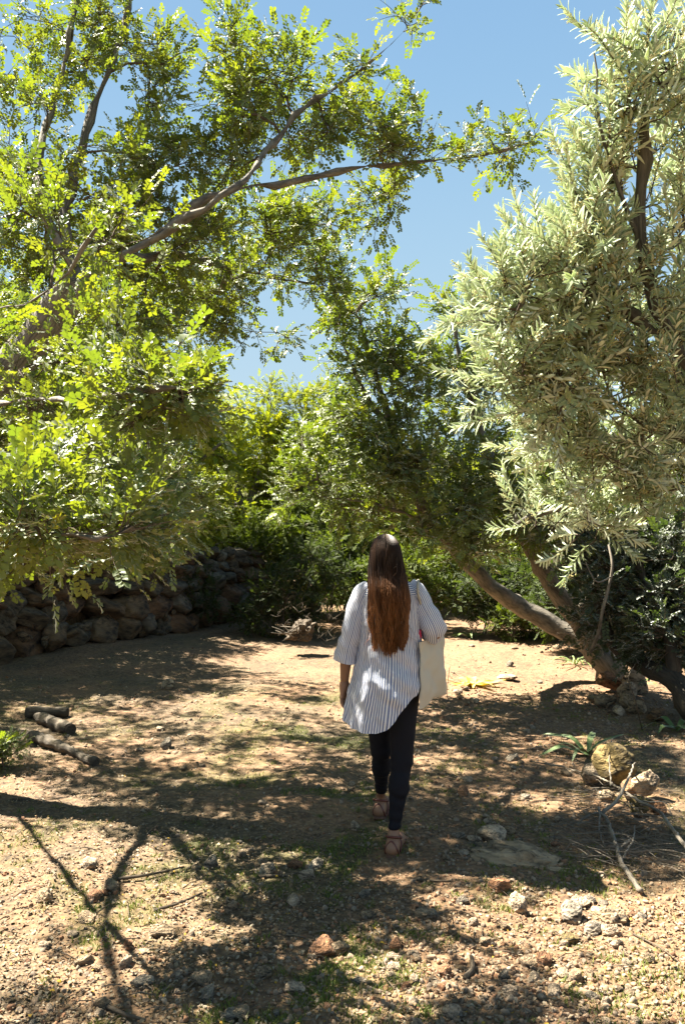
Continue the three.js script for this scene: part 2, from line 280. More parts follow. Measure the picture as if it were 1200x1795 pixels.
  if (o.leafParts) {
    for (const l of leaves) { const p = V().setFromMatrixPosition(l.m), s = project(p); l.k = s[2] > 0 && s[0] > 0 && s[0] < PW && s[1] > 0 && s[1] < PH ? s[2] : 1e9; }
    const sorted = [...leaves].sort((a, b) => a.k - b.k), near = sorted.slice(0, o.leafParts).filter((l) => l.k < 1e8);
    rest = sorted.slice(near.length);
    const mats = [0, 1, 2, 3, 4, 5, 6].map((i) => { const m = mat.clone(); m.color = RGB(...tintOf(i / 6)); return m; });
    near.forEach((l, i) => { const x = shade(new THREE.Mesh(set[i % set.length], mats[Math.floor(l.t * 6.99)])); x.name = 'leaf'; l.m.clone().premultiply(new THREE.Matrix4().makeTranslation(-o.base.x, -o.base.y, -o.base.z)).decompose(x.position, x.quaternion, x.scale); root.add(x); });
  }
  set.forEach((g, gi) => {
    const mine = rest.filter((_, i) => i % set.length === gi); if (!mine.length) return;
    const im = shade(new THREE.InstancedMesh(g, mat, mine.length)); im.name = 'crown'; im.userData.kind = 'stuff';
    mine.forEach((l, i) => { const m = l.m.clone(); m.elements[12] -= o.base.x; m.elements[13] -= o.base.y; m.elements[14] -= o.base.z; im.setMatrixAt(i, m); im.setColorAt(i, RGB(...tintOf(l.t))); });
    root.add(im);
  });
  stats.leaves += leaves.length; stats.tubes += nodes.length + tw.length * 4;
  return { root, ends: ends.map((e) => nodes[e].p), leaves, nodes };
}
const stats = { leaves: 0, tubes: 0 };
function knobbly(g, base, k) { const p = g.attributes.position, nn = g.attributes.normal; for (let i = 0; i < p.count; i++) { const x = p.getX(i) + base.x, y = p.getY(i) + base.y, z = p.getZ(i) + base.z; const d = .22 * k * (n3(x * 4, y * 4, z * 4) + .6 * n3(x * 11, y * 11, z * 11)); p.setXYZ(i, p.getX(i) + nn.getX(i) * d, p.getY(i) + nn.getY(i) * d, p.getZ(i) + nn.getZ(i) * d); } g.computeVertexNormals(); return g; }
const onGround = (x, z) => V(x, gh(x, z), z);

// the great carob whose boughs hang over the path
{
  const b = onGround(-3.05, -5.4);
  growTree({
    seed: 101, name: 'carob_tree', label: 'great carob tree whose fruiting boughs arch over the path beside the stone wall', base: b, bark: M.carobBark, flare: true, leafParts: 300,
    limbs: [
      { pts: [b.clone().add(V(0, -.15, 0)), P(-190, 900, 5.5), P(-60, 720, 5.5), P(50, 610, 5.4), P(140, 490, 5.2)], r: [.20, .11] },
      limbPx([[140, 490, 5.2], [200, 455, 5.25], [262, 425, 5.3], [335, 365, 5.4], [400, 335, 5.5], [500, 322, 5.6], [600, 300, 5.7], [740, 282, 5.8], [850, 272, 5.9], [930, 250, 6]], .032, .004),
      limbPx([[262, 425, 5.3], [310, 395, 5.2], [400, 338, 5.1], [480, 250, 5.6], [530, 190, 5.8], [610, 140, 5.9], [690, 75, 5.9], [738, 10, 5.9]], .024, .004),
      limbPx([[140, 490, 5.2], [115, 420, 5.3], [125, 320, 5.6], [165, 190, 5.9], [215, 60, 6.1], [245, -110, 6.2]], .045, .016),
      limbPx([[130, 470, 5.2], [80, 380, 5.3], [70, 270, 5.6], [110, 130, 5.9], [135, 0, 6.0], [140, -150, 6.0]], .036, .013),
      limbPx([[200, 455, 5.25], [320, 450, 6.3], [450, 480, 7.2], [560, 500, 7.4]], .035, .007),
      limbPx([[-60, 720, 5.5], [20, 705, 4.4], [120, 700, 3.6], [200, 690, 3.2], [310, 680, 3.0]], .02, .005),
      limbPx([[-190, 900, 5.5], [-120, 900, 4.0], [0, 925, 3.0], [100, 935, 2.8], [170, 945, 2.7]], .02, .005),
      limbPx([[-60, 720, 5.5], [-60, 580, 4.4], [0, 540, 3.8], [60, 528, 3.6], [110, 485, 3.5], [170, 400, 3.4]], .018, .005),
      limbPx([[-60, 720, 5.5], [60, 740, 5.2], [130, 800, 5.0], [200, 870, 5.0]], .05, .01),
      { pts: [P(-60, 720, 5.5), V(-2.9, 3.2, -4.4), V(-3.0, 4.2, -3.6), V(-3.0, 4.7, -3.0)], r: [.035, .01] },
    ],
    vols: [
      vol(90, 70, 6.0, 110, 110, .5, 26), vol(200, 130, 6.0, 90, 150, .5, 22), vol(40, 240, 5.7, 80, 110, .6, 28), vol(290, 110, 6.1, 40, 50, .25, 5), vol(280, 175, 6.1, 30, 30, .2, 4), vol(190, 330, 5.6, 120, 80, .5, 25),
      vol(430, 110, 5.9, 95, 60, .4, 17), vol(560, 150, 5.9, 65, 70, .35, 13), vol(470, 210, 5.9, 120, 60, .4, 32), vol(330, 250, 5.8, 130, 70, .5, 40), vol(630, 235, 5.9, 80, 55, .35, 15), vol(700, 260, 5.7, 60, 35, .25, 10),
      vol(800, 280, 5.85, 60, 14, .12, 6), vol(880, 262, 5.95, 45, 14, .12, 6), vol(930, 245, 6, 16, 12, .1, 3), vol(735, 190, 5.6, 22, 18, .1, 3), vol(640, 100, 5.9, 40, 35, .1, 4), vol(708, 50, 5.9, 14, 18, .08, 2), vol(738, 8, 5.9, 8, 8, .05, 2),
      vol(660, 345, 6.3, 60, 35, .25, 9), vol(560, 370, 6.8, 80, 40, .35, 12), vol(430, 400, 7.0, 120, 60, .5, 34), vol(300, 460, 6.3, 140, 65, .8, 80), vol(470, 470, 7.5, 110, 42, .5, 34), vol(580, 500, 7.4, 45, 30, .25, 9), vol(330, 540, 7.4, 120, 38, .6, 40), vol(420, 540, 7.6, 50, 45, .3, 11), vol(470, 590, 7.6, 40, 18, .2, 4),
      vol(120, 390, 3.7, 120, 70, .3, 5), vol(120, 390, 5.6, 120, 70, .4, 16), vol(70, 480, 5.8, 90, 70, .4, 20), vol(230, 440, 3.9, 60, 60, .25, 6), vol(60, 600, 6.2, 110, 80, .6, 22), vol(200, 590, 6.2, 110, 60, .6, 22), vol(90, 590, 4.3, 100, 60, .3, 5), vol(265, 915, 5.2, 60, 34, .3, 16), vol(180, 930, 4.6, 70, 40, .25, 12), vol(330, 890, 6.2, 50, 40, .4, 14),
      vol(240, 700, 3.05, 120, 45, .25, 22), vol(110, 680, 4.2, 110, 60, .35, 22), vol(80, 780, 5.6, 120, 80, .6, 25), vol(230, 790, 5.8, 110, 80, .6, 25), vol(150, 780, 4.2, 130, 60, .3, 12), vol(230, 950, 4.2, 70, 30, .25, 13), vol(60, 950, 3.4, 80, 35, .25, 12), vol(150, 850, 3.6, 120, 40, .3, 15), vol(250, 860, 4.6, 60, 40, .4, 12), vol(130, 925, 2.75, 110, 30, .2, 17), vol(30, 880, 3.0, 70, 50, .25, 14),
      { c: V(-3.4, 4.6, -3.7), r: [1.0, .8, 1.0], n: 36 }, { c: V(-3.4, 4.3, -7.3), r: [1.4, .8, .9], n: 64 }, { c: V(-2.1, 4.05, -8.0), r: [1.1, .6, .8], n: 44 }, { c: V(-4.5, 4.2, -7.8), r: [1.2, .8, 1.2], n: 52 }, { c: V(-4.6, 3.9, -9.6), r: [1.3, .7, .9], n: 60 }, { c: V(-3.5, 4.5, -9.6), r: [1.1, .6, .8], n: 46 }, { c: V(-3.1, 3.7, -6.0), r: [.8, .7, .6], n: 16 }, { c: V(-3.4, 3.0, -6.2), r: [.7, 1.0, .9], n: 30 },
    ],
    twiglets: 4, leavesPer: 4, twigLen: .20, gap: .08, gapF: 1.7, dens: .92, leafScale: .80, tipR: .0026,
  });
}

// the carob that leans over the path from its red-brown base
const LEAN = G(1078, 1192);
growTree({
  seed: 202, name: 'carob_tree', label: 'leaning carob tree with a sunlit bare trunk slanting over the path', base: LEAN, bark: M.carobBark, flare: true, trunks: 2, leafParts: 300, tints: [[0.294, 0.337, .010], [0.206, 0.272, .010], [0.161, 0.227, .010], [0.133, 0.188, .010], [0.367, 0.377, .010]],
  limbs: [
    { pts: [LEAN.clone().add(V(0, -.1, 0)), P(1062, 1160, 9.1), P(1035, 1132, 9.2), P(985, 1106, 9.3), P(915, 1066, 9.35), P(870, 1036, 9.15), P(832, 1000, 9.0), P(775, 935, 8.75), P(722, 860, 8.5), P(690, 760, 8.3), P(652, 640, 8.2), P(630, 560, 8.15)], r: [.155, .018] },
    { pts: [P(1045, 1145, 9.15), P(1010, 1085, 9.0), P(968, 1030, 8.95), P(930, 960, 8.7), P(870, 830, 8.5), P(810, 650, 8.5), P(792, 540, 8.5)], r: [.135, .016] },
    { pts: [P(1010, 1085, 9.0), P(1060, 1000, 8.8), P(1130, 930, 8.7)], r: [.07, .02] },
    limbPx([[775, 935, 8.75], [720, 905, 8.3], [640, 880, 8.1], [560, 870, 8.2]], .03, .008),
    limbPx([[690, 760, 8.3], [640, 690, 8.1], [600, 600, 8.1]], .04, .01),
    limbPx([[930, 960, 8.7], [860, 915, 8.5], [800, 890, 8.6]], .03, .012),
  ],
  vols: [
    vol(650, 590, 8.10, 75, 80, .55, 42), vol(665, 500, 8.20, 32, 45, .3, 9), vol(600, 560, 8.10, 30, 50, .3, 8), vol(720, 660, 8.20, 60, 70, .6, 30), vol(655, 720, 8.20, 95, 80, .8, 60), vol(795, 590, 8.50, 40, 75, .4, 20), vol(785, 700, 8.50, 55, 80, .6, 34), vol(840, 640, 8.50, 40, 60, .4, 12),
    vol(610, 800, 8.10, 90, 90, .8, 52), vol(820, 800, 8.50, 90, 70, .7, 50), vol(720, 840, 8.40, 100, 70, .8, 44), vol(900, 880, 8.50, 90, 70, .7, 40), vol(660, 900, 8.50, 90, 40, .5, 22), vol(850, 930, 8.80, 70, 45, .5, 22), vol(540, 850, 8.40, 60, 60, .5, 18), vol(960, 950, 8.10, 60, 40, .5, 16), vol(940, 780, 8.80, 80, 90, .6, 24), vol(775, 905, 7.9, 70, 55, .3, 40), vol(705, 800, 7.9, 60, 70, .3, 34), vol(855, 955, 8.2, 50, 30, .2, 18), vol(1080, 900, 8.20, 90, 80, .6, 26),
  ],
  twiglets: 4, leavesPer: 4, twigLen: .22, gap: .08, gapF: 1.9, dens: .64, tipR: .0032,
});

// the low carob arching past the rocks; shade painted into bark and leaf colours
{
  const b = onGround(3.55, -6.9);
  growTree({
    seed: 303, name: 'carob_tree', label: 'dark low carob thicket tree arching over the rock heap, in deep shade', base: b, bark: M.carobShaded, flare: true, tints: [[0.059, 0.098, .009], [0.042, 0.074, .009], [0.084, 0.123, .009]], trunks: 1,
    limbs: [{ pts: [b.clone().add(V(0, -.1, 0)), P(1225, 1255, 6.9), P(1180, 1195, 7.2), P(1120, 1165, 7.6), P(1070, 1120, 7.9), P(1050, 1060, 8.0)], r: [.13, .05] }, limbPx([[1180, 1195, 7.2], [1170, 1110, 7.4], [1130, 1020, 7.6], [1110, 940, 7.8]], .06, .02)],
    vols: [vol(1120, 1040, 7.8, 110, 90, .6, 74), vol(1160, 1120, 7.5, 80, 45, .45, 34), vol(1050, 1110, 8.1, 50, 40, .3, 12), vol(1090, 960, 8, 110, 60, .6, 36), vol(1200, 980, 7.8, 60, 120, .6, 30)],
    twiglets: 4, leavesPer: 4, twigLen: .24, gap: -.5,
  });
}

// the silver olive
const oliveTree = (() => {
  const b = onGround(2.75, -3.5);
  return growTree({
    seed: 404, name: 'olive_tree', label: 'silver-leaved olive tree in cream blossom, sunlit beside the path', base: b, bark: M.oliveBark, smallBark: M.oliveBark, flare: true, olive: true, leafParts: 300, step: .1, tipR: .0017, bigR: .016,
    tints: [[1.02, 1.04, .95], [1.2, 1.2, 1.08], [1.32, 1.3, 1.15], [1.4, 1.38, 1.2]], dens: .66,
    limbs: [
      { pts: [b.clone().add(V(0, -.1, 0)), V(2.6, .7, -3.5), V(2.35, 1.4, -3.45), P(1290, 800, 3.4), P(1180, 600, 3.3), P(1120, 420, 3.2), P(1130, 250, 3.1), P(1135, 60, 3.0), P(1140, -60, 3)], r: [.11, .004] },
      limbPx([[1290, 800, 3.4], [1180, 760, 3.5], [1080, 720, 3.5], [980, 680, 3.5], [920, 640, 3.5]], .024, .005),
      limbPx([[1180, 600, 3.3], [1080, 540, 3.3], [1000, 500, 3.2], [950, 470, 3.2]], .03, .006),
      limbPx([[1120, 420, 3.2], [1070, 300, 3.1], [1050, 200, 3], [1040, 90, 3]], .012, .003),
      limbPx([[1290, 800, 3.4], [1200, 850, 3.7], [1100, 870, 3.9], [980, 890, 4.1], [900, 920, 4.2]], .035, .006),
      { pts: [V(2.35, 1.4, -3.45), V(2.9, 2.4, -3.4), V(3.1, 3.4, -3.2)], r: [.05, .012] },
    ],
    vols: [
      vol(1165, 60, 2.95, 34, 90, 0.10, 13), vol(1090, 110, 3, 16, 70, 0.07, 5), vol(1125, 200, 3.05, 55, 80, 0.14, 18), vol(1085, 240, 3, 40, 55, 0.10, 8), vol(1195, 200, 3.1, 40, 90, 0.14, 10), vol(1105, 340, 3.15, 70, 70, 0.17, 24), vol(1185, 380, 3.2, 60, 90, 0.21, 22), vol(1025, 370, 3.1, 10, 30, 0.04, 3), vol(1030, 440, 3.2, 60, 55, 0.17, 20), vol(975, 490, 3.2, 55, 40, 0.14, 14), vol(910, 505, 3.2, 30, 22, 0.07, 5),
      vol(1070, 520, 3.3, 120, 70, 0.24, 42), vol(980, 590, 3.35, 90, 55, 0.21, 32), vol(905, 620, 3.45, 45, 50, 0.14, 10), vol(1165, 640, 3.3, 80, 90, 0.28, 34), vol(1020, 680, 3.5, 110, 60, 0.24, 38), vol(925, 690, 3.5, 60, 35, 0.17, 13), vol(1060, 780, 3.6, 120, 70, 0.28, 38), vol(960, 770, 3.7, 60, 45, 0.17, 12), vol(1040, 850, 3.9, 110, 45, 0.24, 26), vol(955, 905, 4.15, 50, 35, 0.17, 12), vol(1010, 925, 4.0, 70, 35, 0.21, 12), vol(1150, 870, 3.7, 70, 45, 0.21, 14),
      { c: V(2.7, 3.2, -3.3), r: [.7, 1.1, .8], n: 30 },
    vol(900, 560, 3.3, 60, 70, 0.17, 18), vol(930, 660, 3.4, 70, 60, 0.21, 20), vol(1000, 480, 3.2, 80, 50, 0.17, 16), vol(960, 730, 3.5, 80, 50, 0.21, 16), vol(1190, 560, 3.35, 40, 60, 0.14, 14), vol(1190, 700, 3.45, 40, 60, 0.14, 14), vol(1180, 790, 3.6, 50, 50, 0.14, 12)],
    twiglets: 2.6, twigLen: .24, gap: -.4, gapF: 3, lift: .55, pairGap: .018, leafScale: 1.0,
  });
})();
// its cream blossom
{
  const r = rng(5), pos = [], idx = [];
  for (let k = 0; k < 11; k++) { const c = V((r() - .5) * .016, .004 + .03 * k / 11, (r() - .5) * .016), b = pos.length / 3, s = .0022 + .0012 * r(); for (const [x, y, z] of [[1, 0, 0], [-1, 0, 0], [0, 1, 0], [0, -1, 0], [0, 0, 1], [0, 0, -1]]) pos.push(c.x + x * s, c.y + y * s, c.z + z * s); for (const f of [[0, 2, 4], [4, 2, 1], [1, 2, 5], [5, 2, 0], [4, 3, 0], [1, 3, 4], [5, 3, 1], [0, 3, 5]]) idx.push(...f.map((x) => x + b)); }
  const g = geoFrom(pos, idx), b = oliveTree.root.position, some = oliveTree.leaves.filter(() => r() < .16);
  const im = shade(new THREE.InstancedMesh(g, std({ color: RGB(.60, .53, .22), roughness: .8 }), some.length)); im.name = 'blossom'; im.userData.kind = 'stuff';
  some.forEach((l, i) => { const p = V().setFromMatrixPosition(l.m).sub(b), q = new THREE.Quaternion().setFromUnitVectors(V(0, 1, 0), rv(r).normalize()); im.setMatrixAt(i, new THREE.Matrix4().compose(p, q, V(1, 1, 1).multiplyScalar(.8 + .6 * r()))); });
  oliveTree.root.add(im);
}

// the trees behind
function backTree(seed, px, d, topPy, wpx, label, tints, dens = 1) {
  const c = P(px, 900, d), b = onGround(c.x, c.z), top = P(px, topPy, d).y, h = top - b.y, w = wpx * d / FOCAL, r = rng(seed);
  const limbs = [{ pts: [b.clone().add(V(0, -.2, 0)), b.clone().add(V(.15 * h * (r() - .5), h * .3, .1)), b.clone().add(V(.2 * h * (r() - .5), h * .62, 0))], r: [.035 * h, .015 * h] }];
  for (let i = 0; i < 4; i++) { const a = i * 1.57 + r(); limbs.push({ pts: [b.clone().add(V(0, h * (.2 + .1 * i), 0)), b.clone().add(V(Math.cos(a) * w * .4, h * (.4 + .1 * i), Math.sin(a) * w * .35)), b.clone().add(V(Math.cos(a) * w * .75, h * (.5 + .12 * i), Math.sin(a) * w * .6))], r: [.017 * h, .006 * h] }); }
  const vols = []; const n = Math.round(9 * dens);
  for (let i = 0; i < n; i++) { const u = (i + .5) / n, a = i * 2.4 + r(), hh = .12 + .74 * u + .06 * r(), ww = Math.sin(Math.min(1, 1.15 - u * .8) * 1.57); vols.push({ c: b.clone().add(V(Math.cos(a) * w * .55 * ww, hh * h, Math.sin(a) * w * .5 * ww)), r: [w * .42, h * .15, w * .4], n: 20 }); }
  vols.push({ c: b.clone().add(V(0, h * .5, 0)), r: [w * .8, h * .46, w * .6], n: 60 });
  growTree({ seed, name: 'carob_tree', label, group: 'carob trees massed beyond the wall and path', base: b, limbs, vols, twiglets: 4, leavesPer: 4, twigLen: .32, lite: true, leafScale: 1.25, step: .22, tints, gap: -.3, gapF: 1.0, tipR: .006, bigR: .03 });
}
{
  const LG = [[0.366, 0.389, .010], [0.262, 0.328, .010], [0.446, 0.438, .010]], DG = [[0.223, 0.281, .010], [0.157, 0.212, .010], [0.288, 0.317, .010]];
  const L = (s) => s;
  backTree(501, 20, 12.6, 560, 200, L('bushy carob tree on the terrace above the boulder end of the stone wall'), LG);
  backTree(502, 285, 14.3, 590, 150, L('pale green carob tree rising behind the middle of the stone wall'), LG, 1.3);
  backTree(503, 440, 17, 672, 100, L('light green rounded carob tree past the far end of the stone wall'), LG, 1.2);
  backTree(504, 545, 17, 668, 95, L('yellow-green carob tree showing under the open gap of sky'), LG, 1.5);
  backTree(505, 640, 17.5, 800, 110, L('low carob tree behind the walking woman’s head'), LG, 1.5);
  backTree(506, 745, 19, 815, 110, L('small carob tree filling the far end of the path'), LG, 1.5);
  backTree(507, 860, 16.5, 790, 120, L('carob tree behind the slanting bare trunk'), LG, 1.4);
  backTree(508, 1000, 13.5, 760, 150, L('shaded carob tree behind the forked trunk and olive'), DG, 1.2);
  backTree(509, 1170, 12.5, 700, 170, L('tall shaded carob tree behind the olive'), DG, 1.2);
  backTree(514, -455, 8.6, 330, 330, L('carob tree on the terrace whose shade darkens the boulder wall'), LG);
  backTree(515, -64, 10.3, 520, 250, L('broad carob tree leaning out over the boulders of the wall'), LG, 1.3);
  backTree(510, 170, 17, 600, 190, L('farther carob tree deep behind the great bough'), LG);
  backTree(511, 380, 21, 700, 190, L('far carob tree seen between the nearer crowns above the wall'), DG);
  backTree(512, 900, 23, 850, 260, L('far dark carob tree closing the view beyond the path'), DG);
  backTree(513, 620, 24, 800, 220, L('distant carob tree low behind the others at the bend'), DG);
}

// ---------------------------------------------------------------- meshing a distance field (surface nets)
function surfaceNets(f, lo, hi, cell) {
  const nx = Math.ceil((hi.x - lo.x) / cell) + 1, ny = Math.ceil((hi.y - lo.y) / cell) + 1, nz = Math.ceil((hi.z - lo.z) / cell) + 1, F = new Float32Array(nx * ny * nz), id = new Int32Array(nx * ny * nz).fill(-1), pos = [], idx = [];
  for (let k = 0, m = 0; k < nz; k++) for (let j = 0; j < ny; j++) for (let i = 0; i < nx; i++, m++) F[m] = f(lo.x + i * cell, lo.y + j * cell, lo.z + k * cell);
  const sx = 1, sy = nx, sz = nx * ny, E = [[0, 1], [0, 2], [0, 4], [1, 3], [1, 5], [2, 3], [2, 6], [3, 7], [4, 5], [4, 6], [5, 7], [6, 7]], off = [0, sx, sy, sx + sy, sz, sx + sz, sy + sz, sx + sy + sz];
  for (let k = 0; k < nz - 1; k++) for (let j = 0; j < ny - 1; j++) for (let i = 0; i < nx - 1; i++) {
    const m = i + j * sy + k * sz; let mask = 0; for (let c = 0; c < 8; c++) if (F[m + off[c]] < 0) mask |= 1 << c; if (mask === 0 || mask === 255) continue;
    let x = 0, y = 0, z = 0, n = 0;
    for (const [a, b] of E) { if (((mask >> a) & 1) === ((mask >> b) & 1)) continue; const fa = F[m + off[a]], fb = F[m + off[b]], t = fa / (fa - fb); x += (a & 1) + t * ((b & 1) - (a & 1)); y += ((a >> 1) & 1) + t * (((b >> 1) & 1) - ((a >> 1) & 1)); z += (a >> 2) + t * ((b >> 2) - (a >> 2)); n++; }
    id[m] = pos.length / 3; pos.push(lo.x + (i + x / n) * cell, lo.y + (j + y / n) * cell, lo.z + (k + z / n) * cell);
  }
  const quad = (a, b, c, d, flip) => { if (a < 0 || b < 0 || c < 0 || d < 0) return; flip ? idx.push(a, c, b, a, d, c) : idx.push(a, b, c, a, c, d); };
  for (let k = 1; k < nz - 1; k++) for (let j = 1; j < ny - 1; j++) for (let i = 1; i < nx - 1; i++) {
    const m = i + j * sy + k * sz, a = F[m] < 0;
    if (a !== F[m + sx] < 0) quad(id[m - sy - sz], id[m - sz], id[m], id[m - sy], !a);
    if (a !== F[m + sy] < 0) quad(id[m - sx - sz], id[m - sx], id[m], id[m - sz], !a);
    if (a !== F[m + sz] < 0) quad(id[m - sx - sy], id[m - sy], id[m], id[m - sx], !a);
  }
  return geoFrom(pos, idx, new Array(pos.length / 3 * 2).fill(0));
}
const smin = (a, b, k) => { const h = Math.max(0, k - Math.abs(a - b)) / k; return Math.min(a, b) - h * h * k * .25; };
function cone(x, y, z, a, b, ra, rb) { const bx = b[0] - a[0], by = b[1] - a[1], bz = b[2] - a[2], px = x - a[0], py = y - a[1], pz = z - a[2], t = clamp((px * bx + py * by + pz * bz) / (bx * bx + by * by + bz * bz)); return Math.hypot(px - bx * t, py - by * t, pz - bz * t) - lerp(ra, rb, t); }
const ell = (x, y, z, c, r) => { const k = Math.hypot((x - c[0]) / r[0], (y - c[1]) / r[1], (z - c[2]) / r[2]); return (k - 1) * Math.min(...r); };

// ---------------------------------------------------------------- the walking woman
const PERSON = V((672 - 600) / FOCAL * 4.35, 0, -4.35); PERSON.y = gh(PERSON.x, PERSON.z);
{
  const yOf = (py, d = 4.35) => P(600, py, d).y - PERSON.y;
  const root = thing('person', 'person walking away in a striped shirt, black trousers and sandals, long brown hair', 'person', PERSON);
  // joints
  const J = {
    head: [.012, 1.53, .0], neck: [.02, 1.40, .02], chest: [.03, 1.22, .0], pelvis: [.03, .90, .0],
    shL: [-.09, 1.345, .01], elL: [-.188, 1.11, .03], wrL: [-.214, .868, -.03], shR: [.15, 1.35, .01], elR: [.268, 1.145, .05], wrR: [.235, 1.16, -.17],
    hipL: [-.045, .87, 0], knL: [-.01, .475, -.14], anL: [.004, .115, -.43], hipR: [.105, .87, .01], knR: [.093, .46, .03], anR: [.045, .095, .085],
  };
  const hg = (x, z) => gh(PERSON.x + x, PERSON.z + z) - PERSON.y;
  J.anL[1] += hg(.0, -.45); J.anR[1] += hg(.045, .06);
  const legs = (x, y, z, g = 0) => { let d = cone(x, y, z, J.hipL, J.knL, .082 + g, .048 + g); d = smin(d, smin(cone(x, y, z, J.knL, [lerp(J.knL[0], J.anL[0], .35), lerp(J.knL[1], J.anL[1], .35), lerp(J.knL[2], J.anL[2], .35) + .02], .040 + g, .041 + g), cone(x, y, z, [lerp(J.knL[0], J.anL[0], .3), lerp(J.knL[1], J.anL[1], .3), lerp(J.knL[2], J.anL[2], .3) + .015], J.anL, .041 + g, .022 + g), .03), .04);
    let e = cone(x, y, z, J.hipR, J.knR, .086 + g, .049 + g); e = smin(e, smin(cone(x, y, z, J.knR, [.073, .33, .068], .041 + g, .043 + g), cone(x, y, z, [.076, .345, .066], J.anR, .043 + g, .022 + g), .03), .04); return Math.min(d, e); };
  const foot = (x, y, z, an, dir, heelUp) => { // dir: unit heading on the ground
    const h = [an[0] - dir[0] * .035, an[1] - .065, an[2] - dir[1] * .035], m = [an[0] + dir[0] * .08, an[1] - .055 - heelUp * .25, an[2] + dir[1] * .08], t = [an[0] + dir[0] * .165, an[1] - .075 - heelUp * .5, an[2] + dir[1] * .165];
    let d = smin(cone(x, y, z, h, m, .031, .033), cone(x, y, z, m, t, .035, .024), .03); d = smin(d, cone(x, y, z, an, h, .032, .032), .03);
    const s = [-dir[1], dir[0]]; for (let k = -2; k <= 2; k++) { const o = k * .016, a = [t[0] + s[0] * o, t[1] - .004, t[2] + s[1] * o], l = .03 - .004 * Math.abs(k + 1); d = smin(d, cone(x, y, z, a, [a[0] + dir[0] * l, a[1] - .004, a[2] + dir[1] * l], .0095, .008), .008); } return d; };
  const dL = [.35, -.937], dR = [.30, -.954];
  const torso = (x, y, z) => { let d = smin(ell(x, y, z, [.03, 1.22, 0], [.155, .2, .1]), ell(x, y, z, [.03, .93, 0], [.15, .14, .11]), .12); d = smin(d, ell(x, y, z, [.03, 1.07, 0], [.125, .16, .09]), .06); d = smin(d, cone(x, y, z, J.shL, J.shR, .046, .046), .06); d = smin(d, cone(x, y, z, [.028, 1.36, .015], [.016, 1.46, .005], .05, .047), .04); return d; };
  const head = (x, y, z) => { const [a, b, c] = J.head; let d = ell(x, y, z, [a, b + .02, c + .01], [.075, .098, .092]); d = smin(d, ell(x, y, z, [a, b - .045, c - .03], [.052, .062, .055]), .04); d = smin(d, ell(x, y, z, [a, b - .085, c - .062], [.02, .016, .018]), .03);
    d = smin(d, cone(x, y, z, [a, b + .015, c - .085], [a, b - .025, c - .103], .008, .013), .018); d = smin(d, cone(x, y, z, [a - .018, b - .055, c - .078], [a + .018, b - .055, c - .078], .007, .007), .014);
    for (const s of [-1, 1]) { d = smin(d, ell(x, y, z, [a + s * .077, b - .005, c + .005], [.009, .03, .018]), .008); d = -smin(-d, ell(x, y, z, [a + s * .03, b + .012, c - .095], [.017, .011, .014]), .01); d = smin(d, ell(x, y, z, [a + s * .03, b + .011, c - .078], [.012, .01, .011]), .004); } return d; };
  const hand = (x, y, z, w, X, Y, Z, curl) => { const q = [x - w[0], y - w[1], z - w[2]], u = q[0] * X[0] + q[1] * X[1] + q[2] * X[2], v = q[0] * Y[0] + q[1] * Y[1] + q[2] * Y[2], t = q[0] * Z[0] + q[1] * Z[1] + q[2] * Z[2];
    let d = smin(cone(u, v, t, [.014, .02, 0], [.022, .082, 0], .016, .014), cone(u, v, t, [-.012, .02, 0], [-.02, .076, 0], .016, .013), .03); d = smin(d, cone(u, v, t, [0, -.03, 0], [0, .03, 0], .022, .02), .02);
    const L = [.066, .075, .070, .055]; for (let f = 0; f < 4; f++) { let a = [.03 - .02 * f, .088 - (f === 3 ? .009 : 0) - (f === 0 ? .003 : 0), 0], ang = curl * .5; for (let s = 0; s < 3; s++) { const l = L[f] * [.44, .31, .25][s], b = [a[0] + (1.5 - f) * .0015, a[1] + Math.cos(ang) * l, a[2] + Math.sin(ang) * l]; d = smin(d, cone(u, v, t, a, b, .0088 - s * .0009, .008 - s * .001), s ? .003 : .006); a = b; ang += curl; } }
    d = smin(d, smin(cone(u, v, t, [.02, .02, .004], [.045, .052, .016], .013, .0105), cone(u, v, t, [.045, .052, .016], [.053, .085, .024], .0105, .008), .006), .012); return d; };
  const armL = (x, y, z) => smin(cone(x, y, z, J.shL, J.elL, .044, .036), smin(cone(x, y, z, J.elL, [-.203, 1.02, .01], .037, .036), cone(x, y, z, [-.203, 1.03, .01], J.wrL, .036, .023), .02), .03);
  const armR = (x, y, z) => smin(cone(x, y, z, J.shR, J.elR, .044, .037), cone(x, y, z, J.elR, J.wrR, .037, .024), .03);
  const nrm3 = (v) => { const l = Math.hypot(...v); return v.map((q) => q / l); };
  const hL = [J.wrL, nrm3([.45, -.1, -.89]), nrm3([.02, -1, -.06]), nrm3([.89, 0, .45])], hR = [J.wrR, nrm3([-.1, .99, -.1]), nrm3([-.35, -.05, -.93]), nrm3([-.93, .1, .35])];
  const fL = (x, y, z) => foot(x, y, z, J.anL, dL, 0), fR = (x, y, z) => foot(x, y, z, J.anR, dR, 0);
  const body = (x, y, z) => { let d = smin(torso(x, y, z), Math.min(armL(x, y, z), armR(x, y, z)), .03); d = smin(d, legs(x, y, z), .05); if (y > 1.36) d = smin(d, head(x, y, z), .02); if (y < .22) d = Math.min(d, smin(d, Math.min(fL(x, y, z), fR(x, y, z)), .015)); return d; };
